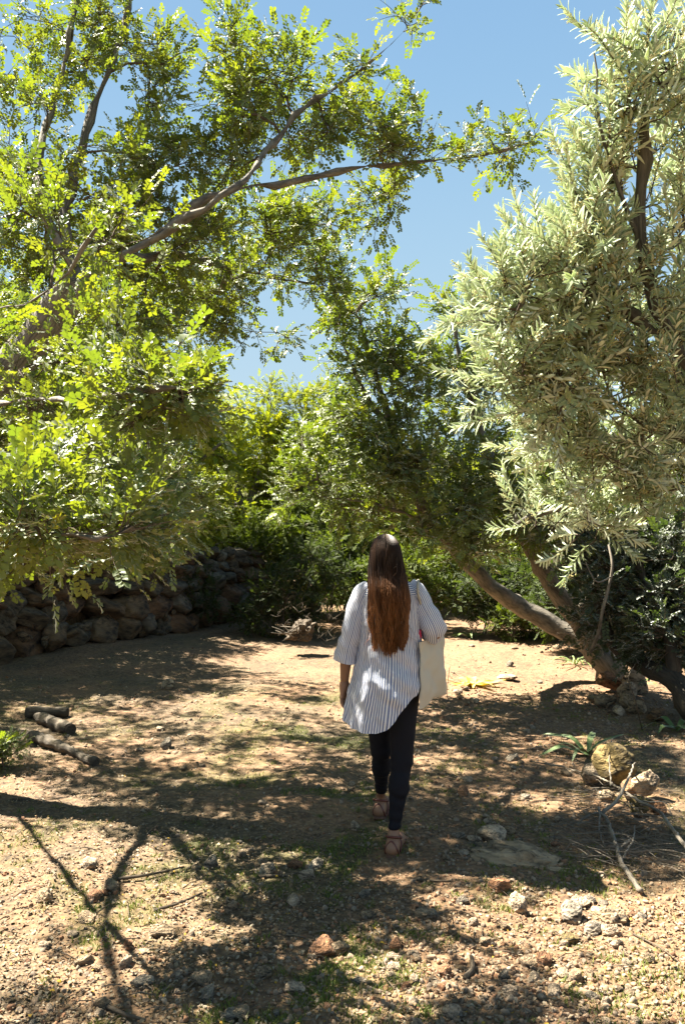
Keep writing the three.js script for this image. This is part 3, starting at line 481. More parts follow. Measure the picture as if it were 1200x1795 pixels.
  const g = mergeGeometries([
    surfaceNets(body, V(-.32, -.04, -.72), V(.38, 1.7, .32), .011),
    surfaceNets((x, y, z) => hand(x, y, z, ...hL, .34), V(-.31, .66, -.15), V(-.14, .92, .1), .0036),
    surfaceNets((x, y, z) => hand(x, y, z, ...hR, 1.0), V(.1, 1.05, -.36), V(.34, 1.28, -.1), .0036),
    surfaceNets(head, V(-.1, 1.38, -.15), V(.12, 1.68, .13), .0045),
    surfaceNets(fL, V(-.1, -.05, -.74), V(.12, .18, -.34), .005), surfaceNets(fR, V(-.03, -.05, -.2), V(.17, .16, .19), .005),
  ]);
  part('body', g, std({ color: RGB(.33, .165, .09), roughness: .55 }), root);
  // trousers
  const tro = (x, y, z) => { let d = smin(legs(x, y, z, .007), ell(x, y, z, [.03, .91, .0], [.155, .13, .118]), .05); d = smin(d, ell(x, y, z, [-.035, .87, .06], [.075, .085, .055]), .04); d = smin(d, ell(x, y, z, [.1, .87, .062], [.075, .085, .055]), .04); d += .0022 * Math.sin(y * 95 + 3 * n3(x * 7, y * 4, z * 7)) * sstep(.34, .12, Math.abs(y - .2)) + .002 * n3(x * 14, y * 22, z * 14); return Math.max(d, y - 1.0, .115 - y - (z < -.1 ? -.045 : .0)); };
  part('trousers', surfaceNets(tro, V(-.2, .05, -.58), V(.28, 1.02, .28), .0075), new THREE.MeshPhysicalMaterial({ color: RGB(.007, .008, .014), roughness: .8, specularIntensity: .45 }), root);
  // shirt: cloth hung round the torso from yoke to curved hem
  const stripe = tex(128, (u) => { const f = (u * 8) % 1, w = f > .42 ? 1 : 0, e = [.16, .20, .36], l = [.76, .76, .78]; return [0, 1, 2].map((i) => lerp(e[i], l[i], w)); }, true); stripe.anisotropy = 8; // eight stripe pairs per tile of 0.104 m
  const weave = tex(128, (u, v) => { const h = .5 + .25 * Math.sin(u * 402) + .25 * Math.sin(v * 402); return [h, h, h]; });
  const cloth = new THREE.MeshPhysicalMaterial({ map: stripe, roughness: .92, side: THREE.DoubleSide, transmission: .22, thickness: 0 });
  const rows = [[1.455, .02, .062, .058, .014], [1.425, .025, .085, .066, .012], [1.40, .03, .125, .078, .008], [1.375, .03, .150, .092, .006], [1.34, .03, .164, .108, .004], [1.28, .030, .170, .122, .002], [1.20, .030, .172, .130, 0], [1.10, .030, .172, .134, 0], [1.0, .030, .178, .146, .004], [.90, .024, .192, .168, .010], [.82, .018, .202, .176, .014], [.74, .008, .208, .178, .018], [.64, -.004, .212, .176, .022]];
  const rowAt = (y) => { let i = 0; while (i < rows.length - 2 && y < rows[i + 1][0]) i++; const t = clamp((rows[i][0] - y) / (rows[i][0] - rows[i + 1][0])); return rows[i].map((a, k) => lerp(a, rows[i + 1][k], t)); };
  const hemPts = [[-.22, .70], [-.205, .685], [-.16, .655], [-.10, .638], [-.03, .634], [.02, .652], [.06, .70], [.09, .76], [.125, .80], [.165, .825], [.2, .90], [.24, .95]];
  const hemAt = (x) => { let i = 0; while (i < hemPts.length - 2 && x > hemPts[i + 1][0]) i++; const t = clamp((x - hemPts[i][0]) / (hemPts[i + 1][0] - hemPts[i][0])); return lerp(hemPts[i][1], hemPts[i + 1][1], t); };
  const shirtPoint = (th, y) => { // th 0 = her right side (+x), pi/2 = back (+z)
    const [, cx, a, b, lean] = rowAt(y), c = Math.cos(th), s = Math.sin(th), e = .86, X = Math.sign(c) * Math.pow(Math.abs(c), e), Z = Math.sign(s) * Math.pow(Math.abs(s), e);
    const low = sstep(1.2, .7, y); let k = 1 + .045 * low * Math.sin(th * 7 + 1.3 * Math.sin(y * 6)) + .028 * low * Math.sin(th * 13 - y * 9) + .022 * n3(c * 3, y * 6, s * 3) + .02 * n3(c * 7, y * 16, s * 7) + .016 * (1 - Math.abs(n3(c * 4 + 9, y * 9, s * 4)) * 2) * sstep(1.3, 1.1, y);
    const pull = (x, yy, ph) => .014 * Math.sin((yy * 1.0 + x * .8) * 46 + ph) * sstep(.35, .05, Math.hypot(x - .12, yy - .93)) * Math.max(0, s); let z = Z * b * k + lean + pull(cx + X * a, y, .4) + .018 * sstep(.12, 0, Math.abs(y - .86)) * Math.max(0, s);
    return V(cx + X * a * k, y, z);
  };
  {
    const NT = 150, NV = 90, pos = [], uv = [], idx = [], yoke = 1.345, yp = [], yu = [], yi = [];
    const build = (P_, U_, I_, v0, v1, rowsN, fn) => { const w = NT + 1; for (let j = 0; j <= rowsN; j++) for (let i = 0; i <= NT; i++) { const th = i / NT * Math.PI * 2; const q = fn(th, j / rowsN); P_.push(q[0].x, q[0].y, q[0].z); U_.push(q[1], q[2]); } for (let j = 0; j < rowsN; j++) for (let i = 0; i < NT; i++) { const a = j * w + i, b = a + 1, c = a + w, d = c + 1; I_.push(a, b, c, b, d, c); } };
    build(pos, uv, idx, 0, 1, NV, (th, t) => { const x0 = shirtPoint(th, .8).x, yb = Math.sin(th) > 0 ? hemAt(x0) : hemAt(x0) * .6 + .32, y = lerp(yoke, yb, t); return [shirtPoint(th, y), th * .178 / .088, y * 4]; });
    build(yp, yu, yi, 0, 1, 14, (th, t) => { const y = lerp(1.455, yoke - .004, t), p = shirtPoint(th, y); p.z += Math.sin(th) > 0 ? .0015 : 0; return [p, (y - .10 * Math.abs(p.x - .03)) / .088, p.x * 4]; });
    const sh = part('shirt', geoFrom(pos, idx, uv), cloth, root);
    part('yoke', geoFrom(yp, yi, yu), cloth, sh);
    // sleeves
    const sleeve = (pts, rad, name) => { const c = new THREE.CatmullRomCurve3(pts.map((p) => V(...p)), false, 'centripetal'), n = 46, sides = 40, sp = [], su = [], si = []; let N = null;
      for (let i = 0; i <= n; i++) { const u = i / n, p = c.getPoint(u), T = c.getTangent(u); if (!N) N = V(0, 0, 1); N.addScaledVector(T, -N.dot(T)).normalize(); const B = V().crossVectors(T, N); const f = u * (rad.length - 1), k = Math.min(rad.length - 2, Math.floor(f)), r = lerp(rad[k], rad[k + 1], f - k);
        for (let s = 0; s <= sides; s++) { const a = s / sides * Math.PI * 2, w = r * (1 + .05 * Math.sin(a * 3 + u * 9) + .045 * Math.sin(u * 34 + 2 * Math.sin(a)) * sstep(.1, .5, u) + .03 * n3(Math.cos(a) * 2, u * 8, Math.sin(a) * 2)); sp.push(p.x + (N.x * Math.cos(a) + B.x * Math.sin(a)) * w, p.y + (N.y * Math.cos(a) + B.y * Math.sin(a)) * w, p.z + (N.z * Math.cos(a) + B.z * Math.sin(a)) * w); su.push(a * .066 / .088, u * 3); } }
      const w = sides + 1; for (let i = 0; i < n; i++) for (let s = 0; s < sides; s++) { const a = i * w + s, b = a + 1, cc = a + w, d = cc + 1; si.push(a, b, cc, b, d, cc); }
      // turned hem
      const g2 = geoFrom(sp, si, su); part(name, g2, cloth, sh); return [c, rad]; };
    sleeve([[-.07, 1.385, .008], [-.112, 1.345, .01], [-.148, 1.25, .018], [-.178, 1.13, .03], [-.198, 1.06, .022], [-.210, .985, .012]], [.045, .056, .056, .055, .056, .058, .060, .064], 'sleeve');
    sleeve([[.13, 1.39, .008], [.175, 1.35, .012], [.218, 1.26, .03], [.262, 1.175, .05], [.266, 1.14, .0], [.248, 1.14, -.09]], [.045, .057, .060, .062, .066, .062, .058], 'sleeve');
  }
  // hair: a parted cap and several hundred strands falling down the back
  {
    const r = rng(77), [hx, hy, hz] = J.head, pos = [], idx = [], uv = [], col = [];
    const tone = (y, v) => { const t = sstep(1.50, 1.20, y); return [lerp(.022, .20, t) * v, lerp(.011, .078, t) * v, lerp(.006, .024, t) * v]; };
    for (let i = 0; i < 1250; i++) {
      const w = (i % 2 ? 1 : -1) * Math.pow(r(), .75), f0 = r() < .3 ? .02 : 1.35 * r(), lock = (.45 + .7 * r()) * (.7 + .9 * Math.pow(hash2(Math.round(w * 7) + 50, 2, 7), 2));
      const skull = (f) => V(hx - .004 + w * .082 * Math.sin(f) + (i % 2 ? .004 : -.004), hy + .026 + .112 * Math.cos(f), hz + .006 + .100 * Math.sin(f) * Math.sqrt(1 - .85 * w * w) - .03 * (1 - Math.sin(f)));
      const ctl = []; for (let f = f0; f < 1.7; f += .42) ctl.push(skull(f)); if (ctl.length < 2) ctl.unshift(skull(f0 - .3));
      const lat = w * (.098 + .014 * r());
      ctl.push(V(hx + w * (.090 + .012 * r()), 1.455, .07 + .025 * (1 - w * w) + .015 * r()), V(hx + .006 + lat, 1.37, .10 + .04 * (1 - w * w) + .018 * r()));
      const ly = lerp(1.02, 1.05, w * w) + .06 * hash2(Math.round(w * 7) + 50, 8, 4) + .13 * r() * r(), drift = (r() - .5) * .035;
      ctl.push(V(.02 + w * .100 + drift * .5, 1.23, .128 + .022 * (1 - w * w) + .014 * r()), V(.016 + w * lerp(.066, .092, sstep(1.02, 1.2, ly)) + drift, ly, .138 + .018 * (1 - w * w) + .016 * r()));
      const n = 22, pts = new THREE.CatmullRomCurve3(ctl, false, 'centripetal').getPoints(n), amp = .003 + .010 * r() * r(), wob = r() * 7, cl = Math.round(w * 7 + (r() - .5) * 1.4), cx = (hash2(cl + 50, 3, 9) - .5) * .05, cz = hash2(cl + 50, 5, 9) * .03, b0 = pos.length / 3;
      pts.forEach((p, k) => { const u = sstep(1.45, 1.15, p.y); const tgt = .02 + cl / 7 * lerp(.068, .105, sstep(1.02, 1.3, p.y)) + cx * u + .014 * Math.sin(p.y * 34 + cl * 1.9); p.x = lerp(p.x, tgt, (.3 + .4 * hash2(i, 4, 3)) * u) + amp * Math.sin(p.y * 42 + wob) * u; p.z += (cz - .012) * u + amp * Math.sin(p.y * 31 + wob * 2) * u; });
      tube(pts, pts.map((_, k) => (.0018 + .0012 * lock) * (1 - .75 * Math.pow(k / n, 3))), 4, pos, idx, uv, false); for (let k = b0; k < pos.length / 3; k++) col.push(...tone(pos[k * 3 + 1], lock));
    }
    for (let i = 0; i < 130; i++) { // loose flyaways
      const w = r() * 2 - 1, y0 = lerp(1.55, 1.15, r()), L = .06 + .16 * r(), p = V(hx + w * .1, y0, .12 + .05 * r()), dx = (r() - .5) * .09 + w * .02, dz = .02 * r(), pts = []; for (let k = 0; k <= 8; k++) { const u = k / 8; pts.push(V(p.x + dx * u * u + .006 * Math.sin(u * 7 + i), p.y - L * u, p.z + dz * Math.sin(u * 3))); }
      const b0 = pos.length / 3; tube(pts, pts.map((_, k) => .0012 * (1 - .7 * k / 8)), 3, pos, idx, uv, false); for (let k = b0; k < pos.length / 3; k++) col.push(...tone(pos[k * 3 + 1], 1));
    }
    // the dense mass beneath the strands
    const mass = surfaceNets((x, y, z) => { let d = ell(x, y, z, [hx, hy + .022, hz + .008], [.078, .104, .092]); d = Math.max(d, -ell(x, y, z, [hx, hy - .03, hz - .09], [.075, .12, .08])); const c = cone(x, y, z, [hx + .006, 1.46, .05], [.02, 1.30, .10], .068, .06); d = smin(d, Math.max(c, Math.abs(z - lerp(.118, .05, sstep(1.28, 1.5, y))) - .02), .02); d = smin(d, Math.max(cone(x, y, z, [.02, 1.33, .125], [.02, 1.12, .132], .08, .05), Math.abs(z - lerp(.138, .122, sstep(1.1, 1.35, y))) - .008), .02); return d + .002 * n3(x * 60, y * 8, z * 30); }, V(-.12, 1.04, -.13), V(.15, 1.68, .2), .006);
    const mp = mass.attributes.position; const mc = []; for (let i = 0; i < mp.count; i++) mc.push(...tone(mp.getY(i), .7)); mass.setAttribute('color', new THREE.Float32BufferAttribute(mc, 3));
    const sg = geoFrom(pos, idx, uv, col);
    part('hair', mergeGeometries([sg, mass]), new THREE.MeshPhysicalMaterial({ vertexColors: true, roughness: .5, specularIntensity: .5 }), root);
  }
  // sandals
  const leather = std({ color: RGB(.14, .03, .016), roughness: .55 }), sole = std({ color: RGB(.16, .07, .04), roughness: .75 });
  for (const [an, dir] of [[J.anL, dL], [J.anR, dR]]) {
    const s = new THREE.Group(); s.name = 'sandal'; root.add(s);
    const sd = [-dir[1], dir[0]], at = (f, o, y) => V(an[0] + dir[0] * f + sd[0] * o, an[1] + y, an[2] + dir[1] * f + sd[1] * o);
    const out = [[-.072, 0], [-.066, .022], [-.03, .033], [.04, .034], [.11, .046], [.17, .042], [.205, .02], [.212, 0], [.2, -.025], [.15, -.042], [.1, -.042], [.04, -.033], [-.03, -.033], [-.066, -.022]];
    const c = new THREE.CatmullRomCurve3(out.map(([f, o]) => V(f, o, 0)), true), pts = c.getPoints(48).slice(0, 48), pos = [], idx = []; const top = -.090, bot = -.116;
    const drop = (f) => -.012 * sstep(0, .12, f);
    for (const y of [top, bot]) for (const p of pts) { const q = at(p.x, p.y, y + drop(p.x)); pos.push(q.x, q.y, q.z); }
    const t0 = at(.06, 0, top + drop(.06)), b0 = at(.06, 0, bot + drop(.06)); pos.push(t0.x, t0.y, t0.z, b0.x, b0.y, b0.z);
    for (let i = 0; i < 48; i++) { const j = (i + 1) % 48; idx.push(i, 48 + i, j, j, 48 + i, 48 + j, i, j, 96, 48 + j, 48 + i, 97); }
    part('sole', geoFrom(pos, idx), sole, s);
    const strap = (pp) => { const cc = new THREE.CatmullRomCurve3(pp, false), q = cc.getPoints(26); return [q, q.map(() => .0062), 6]; };
    const ring = (f, y, rx, rz, tilt) => { const pp = []; for (let i = 0; i <= 20; i++) { const a = i / 20 * Math.PI * 2; pp.push(at(f + Math.cos(a) * rx, Math.sin(a) * rz, y + tilt * Math.cos(a))); } return [pp, pp.map(() => .006), 6]; };
    for (const q of [ring(-.004, -.014, .046, .04, -.012), strap([at(-.03, .034, -.095), at(-.055, .03, -.06), at(-.05, .0, -.025), at(-.055, -.03, -.06), at(-.03, -.034, -.095)]), strap([at(.0, .036, -.095), at(.03, .03, -.045), at(.05, -.01, -.02), at(.0, -.04, -.02)]), strap([at(.0, -.036, -.095), at(.03, -.03, -.045), at(.05, .01, -.02), at(.0, .04, -.02)]), strap([at(.1, .042, -.105), at(.1, .025, -.062), at(.1, 0, -.052), at(.1, -.025, -.062), at(.1, -.042, -.105)])]) part('strap', tubeGeo([q]), leather, s);
  }
  // the tote bag under her arm
  {
    const c = P(757, 1172, 4.33), b = thing('tote_bag', 'cream canvas tote bag hanging at the walking woman’s hip', 'bag', c);
    const H = .335, W = .33, yaw = 1.02, N = 26, pos = [], idx = [], uv = [];
    const pt = (i, j, s) => { const u = i / N - .5, v = j / N - .5, e = (1 - Math.pow(Math.abs(u * 2), 4)) * (1 - Math.pow(Math.abs(v * 2), 4)), th = .030 * e * (1 - .45 * (v + .5)) + .004; const zz = s * th + .009 * n3(u * 3 + 5, v * 3, s * 2) + .008 * Math.sin(u * 9 + v * 4); const x = u * W * (1 - .10 * (v + .5)); return V(x * Math.cos(yaw) + zz * Math.sin(yaw), v * H + .010 * Math.cos(u * 6) * (v > 0 ? -1 : 1) * Math.abs(v) + x * .10, -x * Math.sin(yaw) + zz * Math.cos(yaw) + (.5 - v) * .025); };
    for (const s of [1, -1]) { const b0 = pos.length / 3; for (let j = 0; j <= N; j++) for (let i = 0; i <= N; i++) { const p = pt(i, j, s); pos.push(p.x, p.y, p.z); uv.push(i / N, j / N); } const w = N + 1; for (let j = 0; j < N; j++) for (let i = 0; i < N; i++) { const a = b0 + j * w + i; s > 0 ? idx.push(a, a + 1, a + w, a + 1, a + w + 1, a + w) : idx.push(a, a + w, a + 1, a + 1, a + w, a + w + 1); } }
    const w = N + 1, m = w * w, rim = []; for (let i = 0; i < N; i++) rim.push(i); for (let j = 0; j < N; j++) rim.push(j * w + N); for (let j = N; j > 0; j--) rim.push(j * w); // three closed sides
    const edge = (a, c2) => idx.push(a, c2, a + m, c2, c2 + m, a + m); for (let i = 0; i < N; i++) edge(i + 1, i); for (let j = 0; j < N; j++) { edge((j + 1) * w + N, j * w + N); edge(j * w, (j + 1) * w); }
    part('bag_body', geoFrom(pos, idx, uv), std({ color: RGB(.66, .60, .48), bumpMap: weave, bumpScale: .0008, roughness: .95, side: THREE.DoubleSide }), b);
    for (const s of [1, -1]) { const a = pt(7, N, s), e = pt(19, N, s), shp = V(PERSON.x + .185, PERSON.y + 1.415, PERSON.z + .01 * s).sub(c); const q = spline([a, a.clone().lerp(shp, .45).add(V(.0, 0, .02)), shp.clone().add(V(-.01, -.05, .10)), shp.clone().add(V(0, .005, .03)), shp.clone().add(V(.01, -.06, -.09)), e.clone().lerp(shp, .45), e], .02); part('strap', tubeGeo([[q, q.map(() => .006), 6]]), std({ color: RGB(.52, .47, .38), roughness: .95 }), b); }
    // red cloth peeping out beside the strap
    const sc = P(735, 1112, 4.26); const rg = rockGeo(5, 3, 4, .25); rg.scale(.011, .03, .016);
    single('scarf', rg, std({ color: RGB(.55, .03, .09), roughness: .9 }), 'crumpled crimson cloth at the mouth of the tote bag', 'scarf', sc);
  }
}

// ---------------------------------------------------------------- dry stone wall
{
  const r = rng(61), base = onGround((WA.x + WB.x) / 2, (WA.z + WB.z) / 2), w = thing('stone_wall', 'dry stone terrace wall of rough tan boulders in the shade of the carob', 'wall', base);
  const mats = [[0.194, 0.130, 0.072], [0.173, 0.137, 0.094], [0.202, 0.137, 0.079], [0.158, 0.130, 0.097], [0.194, 0.112, 0.061], [0.216, 0.180, 0.137]].map((c) => rockMat(c, .02));  // tan stone colours darkened to deepen the shade on the wall
  const at = (s, q, y) => V(WA.x + WD.x * s + WN.x * q, y, WA.z + WD.z * s + WN.z * q);
  let y0 = 0;
  for (let row = 0; row < 5; row++) {
    const hh = [.40, .34, .30, .26, .22][row]; let s = -.6 + .3 * r();
    while (s < WL + .3) {
      const wd = (.30 + .36 * r()) * [1.15, 1.05, .95, .85, .9][row], h2 = hh * (.8 + .5 * r()), q = -.12 + .05 * row + .10 * (r() - .5), f = at(s + wd / 2, -.45, 0), gy = gh(f.x, f.z);
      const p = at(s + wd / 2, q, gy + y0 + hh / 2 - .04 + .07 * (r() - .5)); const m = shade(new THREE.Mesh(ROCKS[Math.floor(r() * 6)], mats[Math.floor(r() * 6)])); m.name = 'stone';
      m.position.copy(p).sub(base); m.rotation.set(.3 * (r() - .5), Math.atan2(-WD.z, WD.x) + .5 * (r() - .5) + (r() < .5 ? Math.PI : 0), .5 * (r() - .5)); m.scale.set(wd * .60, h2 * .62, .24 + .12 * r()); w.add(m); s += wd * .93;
    }
    y0 += hh * .86;
  }
  for (let i = 0; i < 110; i++) { const s = WL * r(), f = at(s, -.45, 0), t = 1.3 * r(), m = shade(new THREE.Mesh(PEBBLES[i % 4], mats[i % 6])); m.name = 'stone'; m.position.copy(at(s, -.26 + .16 * t, gh(f.x, f.z) + t)).sub(base); m.rotation.set(r() * 6, r() * 6, r() * 6); const k = .05 + .07 * r(); m.scale.set(k * 1.3, k * .8, k); w.add(m); }
}

// ---------------------------------------------------------------- rocks
const rockSpot = (px, py, wpx, ratio, sink = .3) => { const p = G(px, py), d = project(p)[2], w = wpx * d / FOCAL; return { p, w, h: w * ratio, sink }; };
function stone(px, py, wpx, ratio, mat, seed, label, group, name = 'stone', yaw, stretch = 1, tilt = 0) {
  const s = rockSpot(px, py, wpx, ratio), r = rng(seed), g = seed % 6; const o = single(name, wpx > 22 ? ROCKS[g] : PEBBLES[g % 4], mat, label, name === 'stone' ? 'stone' : 'rock', s.p, group);
  o.scale.set(s.w * .56, s.h * .56, s.w * .5 * (.75 + .4 * r()) * stretch); o.rotation.set(tilt + .25 * (r() - .5), yaw ?? 0, .3 * (r() - .5)); o.position.y += s.h * .2; return o;
}
{
  // flat slab beside the walker
  const a = G(905, 1508), g = rockGeo(93, 22, 16, .13); const o = single('rock_slab', g, M.rockTan, 'long flat rock slab lying half buried beside the walking woman', 'rock', a); o.scale.set(.35, .085, .2); o.rotation.set(.05, -.42, .03); o.position.y -= .03;
  const L = [
    [863, 1470, 50, .62, 'rockPale', 'pale rounded rock at the upper edge of the flat slab'], [906, 1598, 36, 1.25, 'rockPale', 'upright pinkish blocky stone just below the flat slab'], [872, 1558, 42, .7, 'rockRed', 'dark red stone between the slab and the upright blocky stone'],
    [1002, 1610, 52, .75, 'rockGrey', 'long grey stone leaning on its side below the slab’s tip'], [1012, 1586, 42, .5, 'rockPale', 'small pale stone above the long grey leaning stone'], [1066, 1612, 60, .6, 'rockTan', 'broad tan rock half sunk in moss below the fallen branch'],
    [566, 1668, 52, .6, 'rockRed', 'reddish twin-lobed rock in the moss at the shade’s edge'], [592, 1672, 40, .7, 'rockTan', 'tan rock pressed against the reddish twin-lobed rock'], [364, 1750, 44, .6, 'rockGrey', 'smooth grey stone in shade near the bottom edge'], [180, 1768, 30, .9, 'rockTan', 'oval tan stone among grass at the bottom corner'],
    [224, 1660, 24, .8, 'rockRed', 'small red stone in shaded leaf litter'], [517, 1520, 26, .8, 'rockRed', 'rounded orange stone on the sunlit litter'], [295, 1206, 26, .8, 'rockPale', 'pale round stone alone on the sunny ground near the wall’s shade'], [292, 1312, 30, .85, 'rockGrey', 'squat grey stone with moss beside it, downhill of the logs'],
    [470, 1528, 34, .6, 'rockPale', 'flat pale stone beside the rounded orange stone'], [372, 1518, 34, .7, 'rockGrey', 'grey stone on a mossy shaded patch'], [286, 1640, 44, .7, 'rockTan', 'large dull tan stone in deep litter shade'], [622, 1452, 26, .7, 'rockPale', 'pale angular stone behind the walker’s rear foot'],
    [420, 1780, 40, .5, 'rockTan', 'sunken brown stone on the bottom edge by the smooth grey one'], [690, 1700, 24, .7, 'rockPale', 'small pink pale stone on the bright gravel'], [1060, 1760, 22, .8, 'rockPale', 'tiny pale stone in the sunny bottom gravel'], [730, 1802, 26, .8, 'rockPale', 'white pointed stone at the bottom edge'], [950, 1690, 40, .8, 'rockRed', 'rusty chunky stone in the gravel below the slab'], [928, 1690, 36, .7, 'rockTan', 'tan flat stone touching the rusty chunky stone'],
    [888, 1190, 40, .28, 'rockPale', 'white flat stone set in the far sunny path'], [945, 1198, 12, .7, 'rockGrey', 'small grey stone beyond the white flat stone on the path'], [640, 1570, 24, .6, 'rockGrey', 'dull grey pebble-like stone where dappled shade ends'], [150, 1690, 40, .5, 'rockTan', 'wide tan stone in the trunk-like shadow band'], [830, 1475, 30, .5, 'rockPale', 'low pale stone beside the rounded rock on the slab'], [1000, 1650, 36, .6, 'rockMoss', 'mossy dark stone under the broad tan rock'],
  ];
  L.forEach(([x, y, w, h, m, lab], i) => stone(x, y, w, h, M[m], 900 + i * 7, lab, null, w > 40 ? 'rock' : 'stone', (i * 1.7) % 3));
  // the pile by the path and the brown heap under the dead branch
  const pile = [[1068, 1212, 42, .8, 'rockRed', 'orange lobed rock on top of the path-side heap', .02], [1116, 1216, 50, 1.0, 'rockPale', 'big pale block at the back of the path-side heap', 0], [1100, 1222, 38, .8, 'rockPale', 'cream rock wedged under the big pale block', 0], [1060, 1240, 36, .7, 'rockTan', 'low tan rock at the path-side heap’s foot', 0], [1098, 1240, 34, .8, 'rockTan', 'middle tan rock of the path-side heap', 0], [1084, 1254, 30, .7, 'rockPale', 'small pale rock in front of the path-side heap', 0], [1040, 1232, 26, .6, 'rockTan', 'small tan rock strayed from the path-side heap', 0], [1118, 1250, 34, .7, 'rockTan', 'squat tan rock at the near end of the path-side heap', 0], [1150, 1262, 50, .5, 'rockBrown', 'brown flat rock in shade next to the path-side heap', 0], [1055, 1172, 46, 1.0, 'rockRed', 'rust-red rock at the foot of the leaning carob', 0],
    [1074, 1376, 70, 1.0, 'rockMoss', 'tallest mossy yellow-brown rock of the heap behind the dead branch', .02], [1130, 1402, 50, .95, 'rockTan', 'tan boulder beside the tallest mossy rock', .04], [1104, 1398, 40, .9, 'rockBrown', 'brown rock between the mossy rock and the tan boulder', .0], [1152, 1426, 36, .65, 'rockRed', 'small orange rock in front of the tan boulder', 0], [1116, 1428, 34, 1.1, 'rockMoss', 'leaning ochre rock at the front of the mossy heap', 0], [1032, 1374, 42, .9, 'rockPale', 'pinkish pale rock beneath the strap-leaved plant', 0], [1062, 1404, 34, .6, 'rockTan', 'low rock in front of the tallest mossy rock', 0], [780, 1052, 40, .6, 'rockRed', 'reddish rock bank at the path’s far bend', 0]];
  pile.forEach(([x, y, w, h, m, lab, up], i) => { const s = stone(x, y, w, h, M[m], 700 + i * 11, lab, null, 'rock', i * .9); s.position.y += up + s.scale.y * .35; });
  // loose stones: individually, then gravel
  const r = rng(333); const kinds = [['rockPale', 'pale'], ['rockTan', 'tan'], ['rockRed', 'reddish'], ['rockGrey', 'grey']];
  const zones = [[620, 1560, 1150, 1800, 'scattered on the sunny bottom gravel', 92], [40, 1500, 560, 1800, 'lying in the dappled shady litter', 52], [740, 1400, 1000, 1520, 'around the flat slab', 26], [200, 1250, 640, 1500, 'on the shade-striped middle ground', 40], [720, 1130, 1000, 1260, 'on the bright far path', 22], [800, 1270, 1000, 1400, 'in the shadow band before the fallen branch', 16]];
  zones.forEach(([x0, y0, x1, y1, where, n]) => { for (let i = 0; i < n; i++) { const k = r() < .5 ? 0 : r() < .5 ? 1 : r() < .45 ? 2 : 3, far = y0 < 1260 ? .5 : y0 < 1420 ? .75 : 1, big = Math.pow(r(), 2.2); const w = (11 + 26 * big) * far; const size = w > 17 * far ? 'fist-sized' : 'small'; const lab = `${size} ${kinds[k][1]} stone ${where}`; stone(lerp(x0, x1, r()), lerp(y0, y1, r()), w, .5 + .4 * r(), M[kinds[k][0]], 2000 + Math.floor(r() * 1e5), lab, `${size} ${kinds[k][1]} stones ${where}`, 'stone', r() * 6); } });
  // gravel
  const N = 52000, cols = [[.31, .205, .125], [.29, .175, .098], [.34, .25, .165], [.24, .18, .125], [.29, .145, .072]];
  PEBBLES.forEach((g, gi) => { const gl = gi === 0 ? g : g; const list = []; const n = N / 4;
    for (let i = 0; i < n; i++) { let p; if (r() < .72) p = G(lerp(-250, 1450, r()), lerp(1130, 1960, Math.pow(r(), .7))); else { const x = lerp(-4.5, 4.5, r()), z = -lerp(1.6, 9, r()); p = onGround(x, z); } const pth = Math.max(zone.path(p.x, p.z), .02 + .45 * clamp(n2(p.x * 1.3 + 20, p.z * 1.3))); if (r() > .18 + .82 * pth) continue; const s = .0024 + .011 * Math.pow(r(), 3.2) + (r() < .03 ? .008 * r() : 0); list.push([p, s * (p.z < -6 ? 1.3 : 1)]); }
    const im = shade(new THREE.InstancedMesh(gl, std({ color: 0xffffff, roughness: .95 }), list.length)); im.name = gi ? 'gravel_00' + gi : 'gravel'; im.userData = { kind: 'stuff', label: 'loose pale gravel strewn over the path' };
    const q = new THREE.Quaternion(), e = new THREE.Euler(); list.forEach(([p, s], i) => { e.set(r() * 6, r() * 6, r() * 6); q.setFromEuler(e); im.setMatrixAt(i, new THREE.Matrix4().compose(V(p.x, p.y + s * .25, p.z), q, V(s * (.8 + .5 * r()), s * (.6 + .4 * r()), s * (.8 + .5 * r())))); const c = cols[Math.floor(r() * 5)], k = .8 + .4 * r(); im.setColorAt(i, RGB(c[0] * k, c[1] * k, c[2] * k)); });
    scene.add(im); });
}

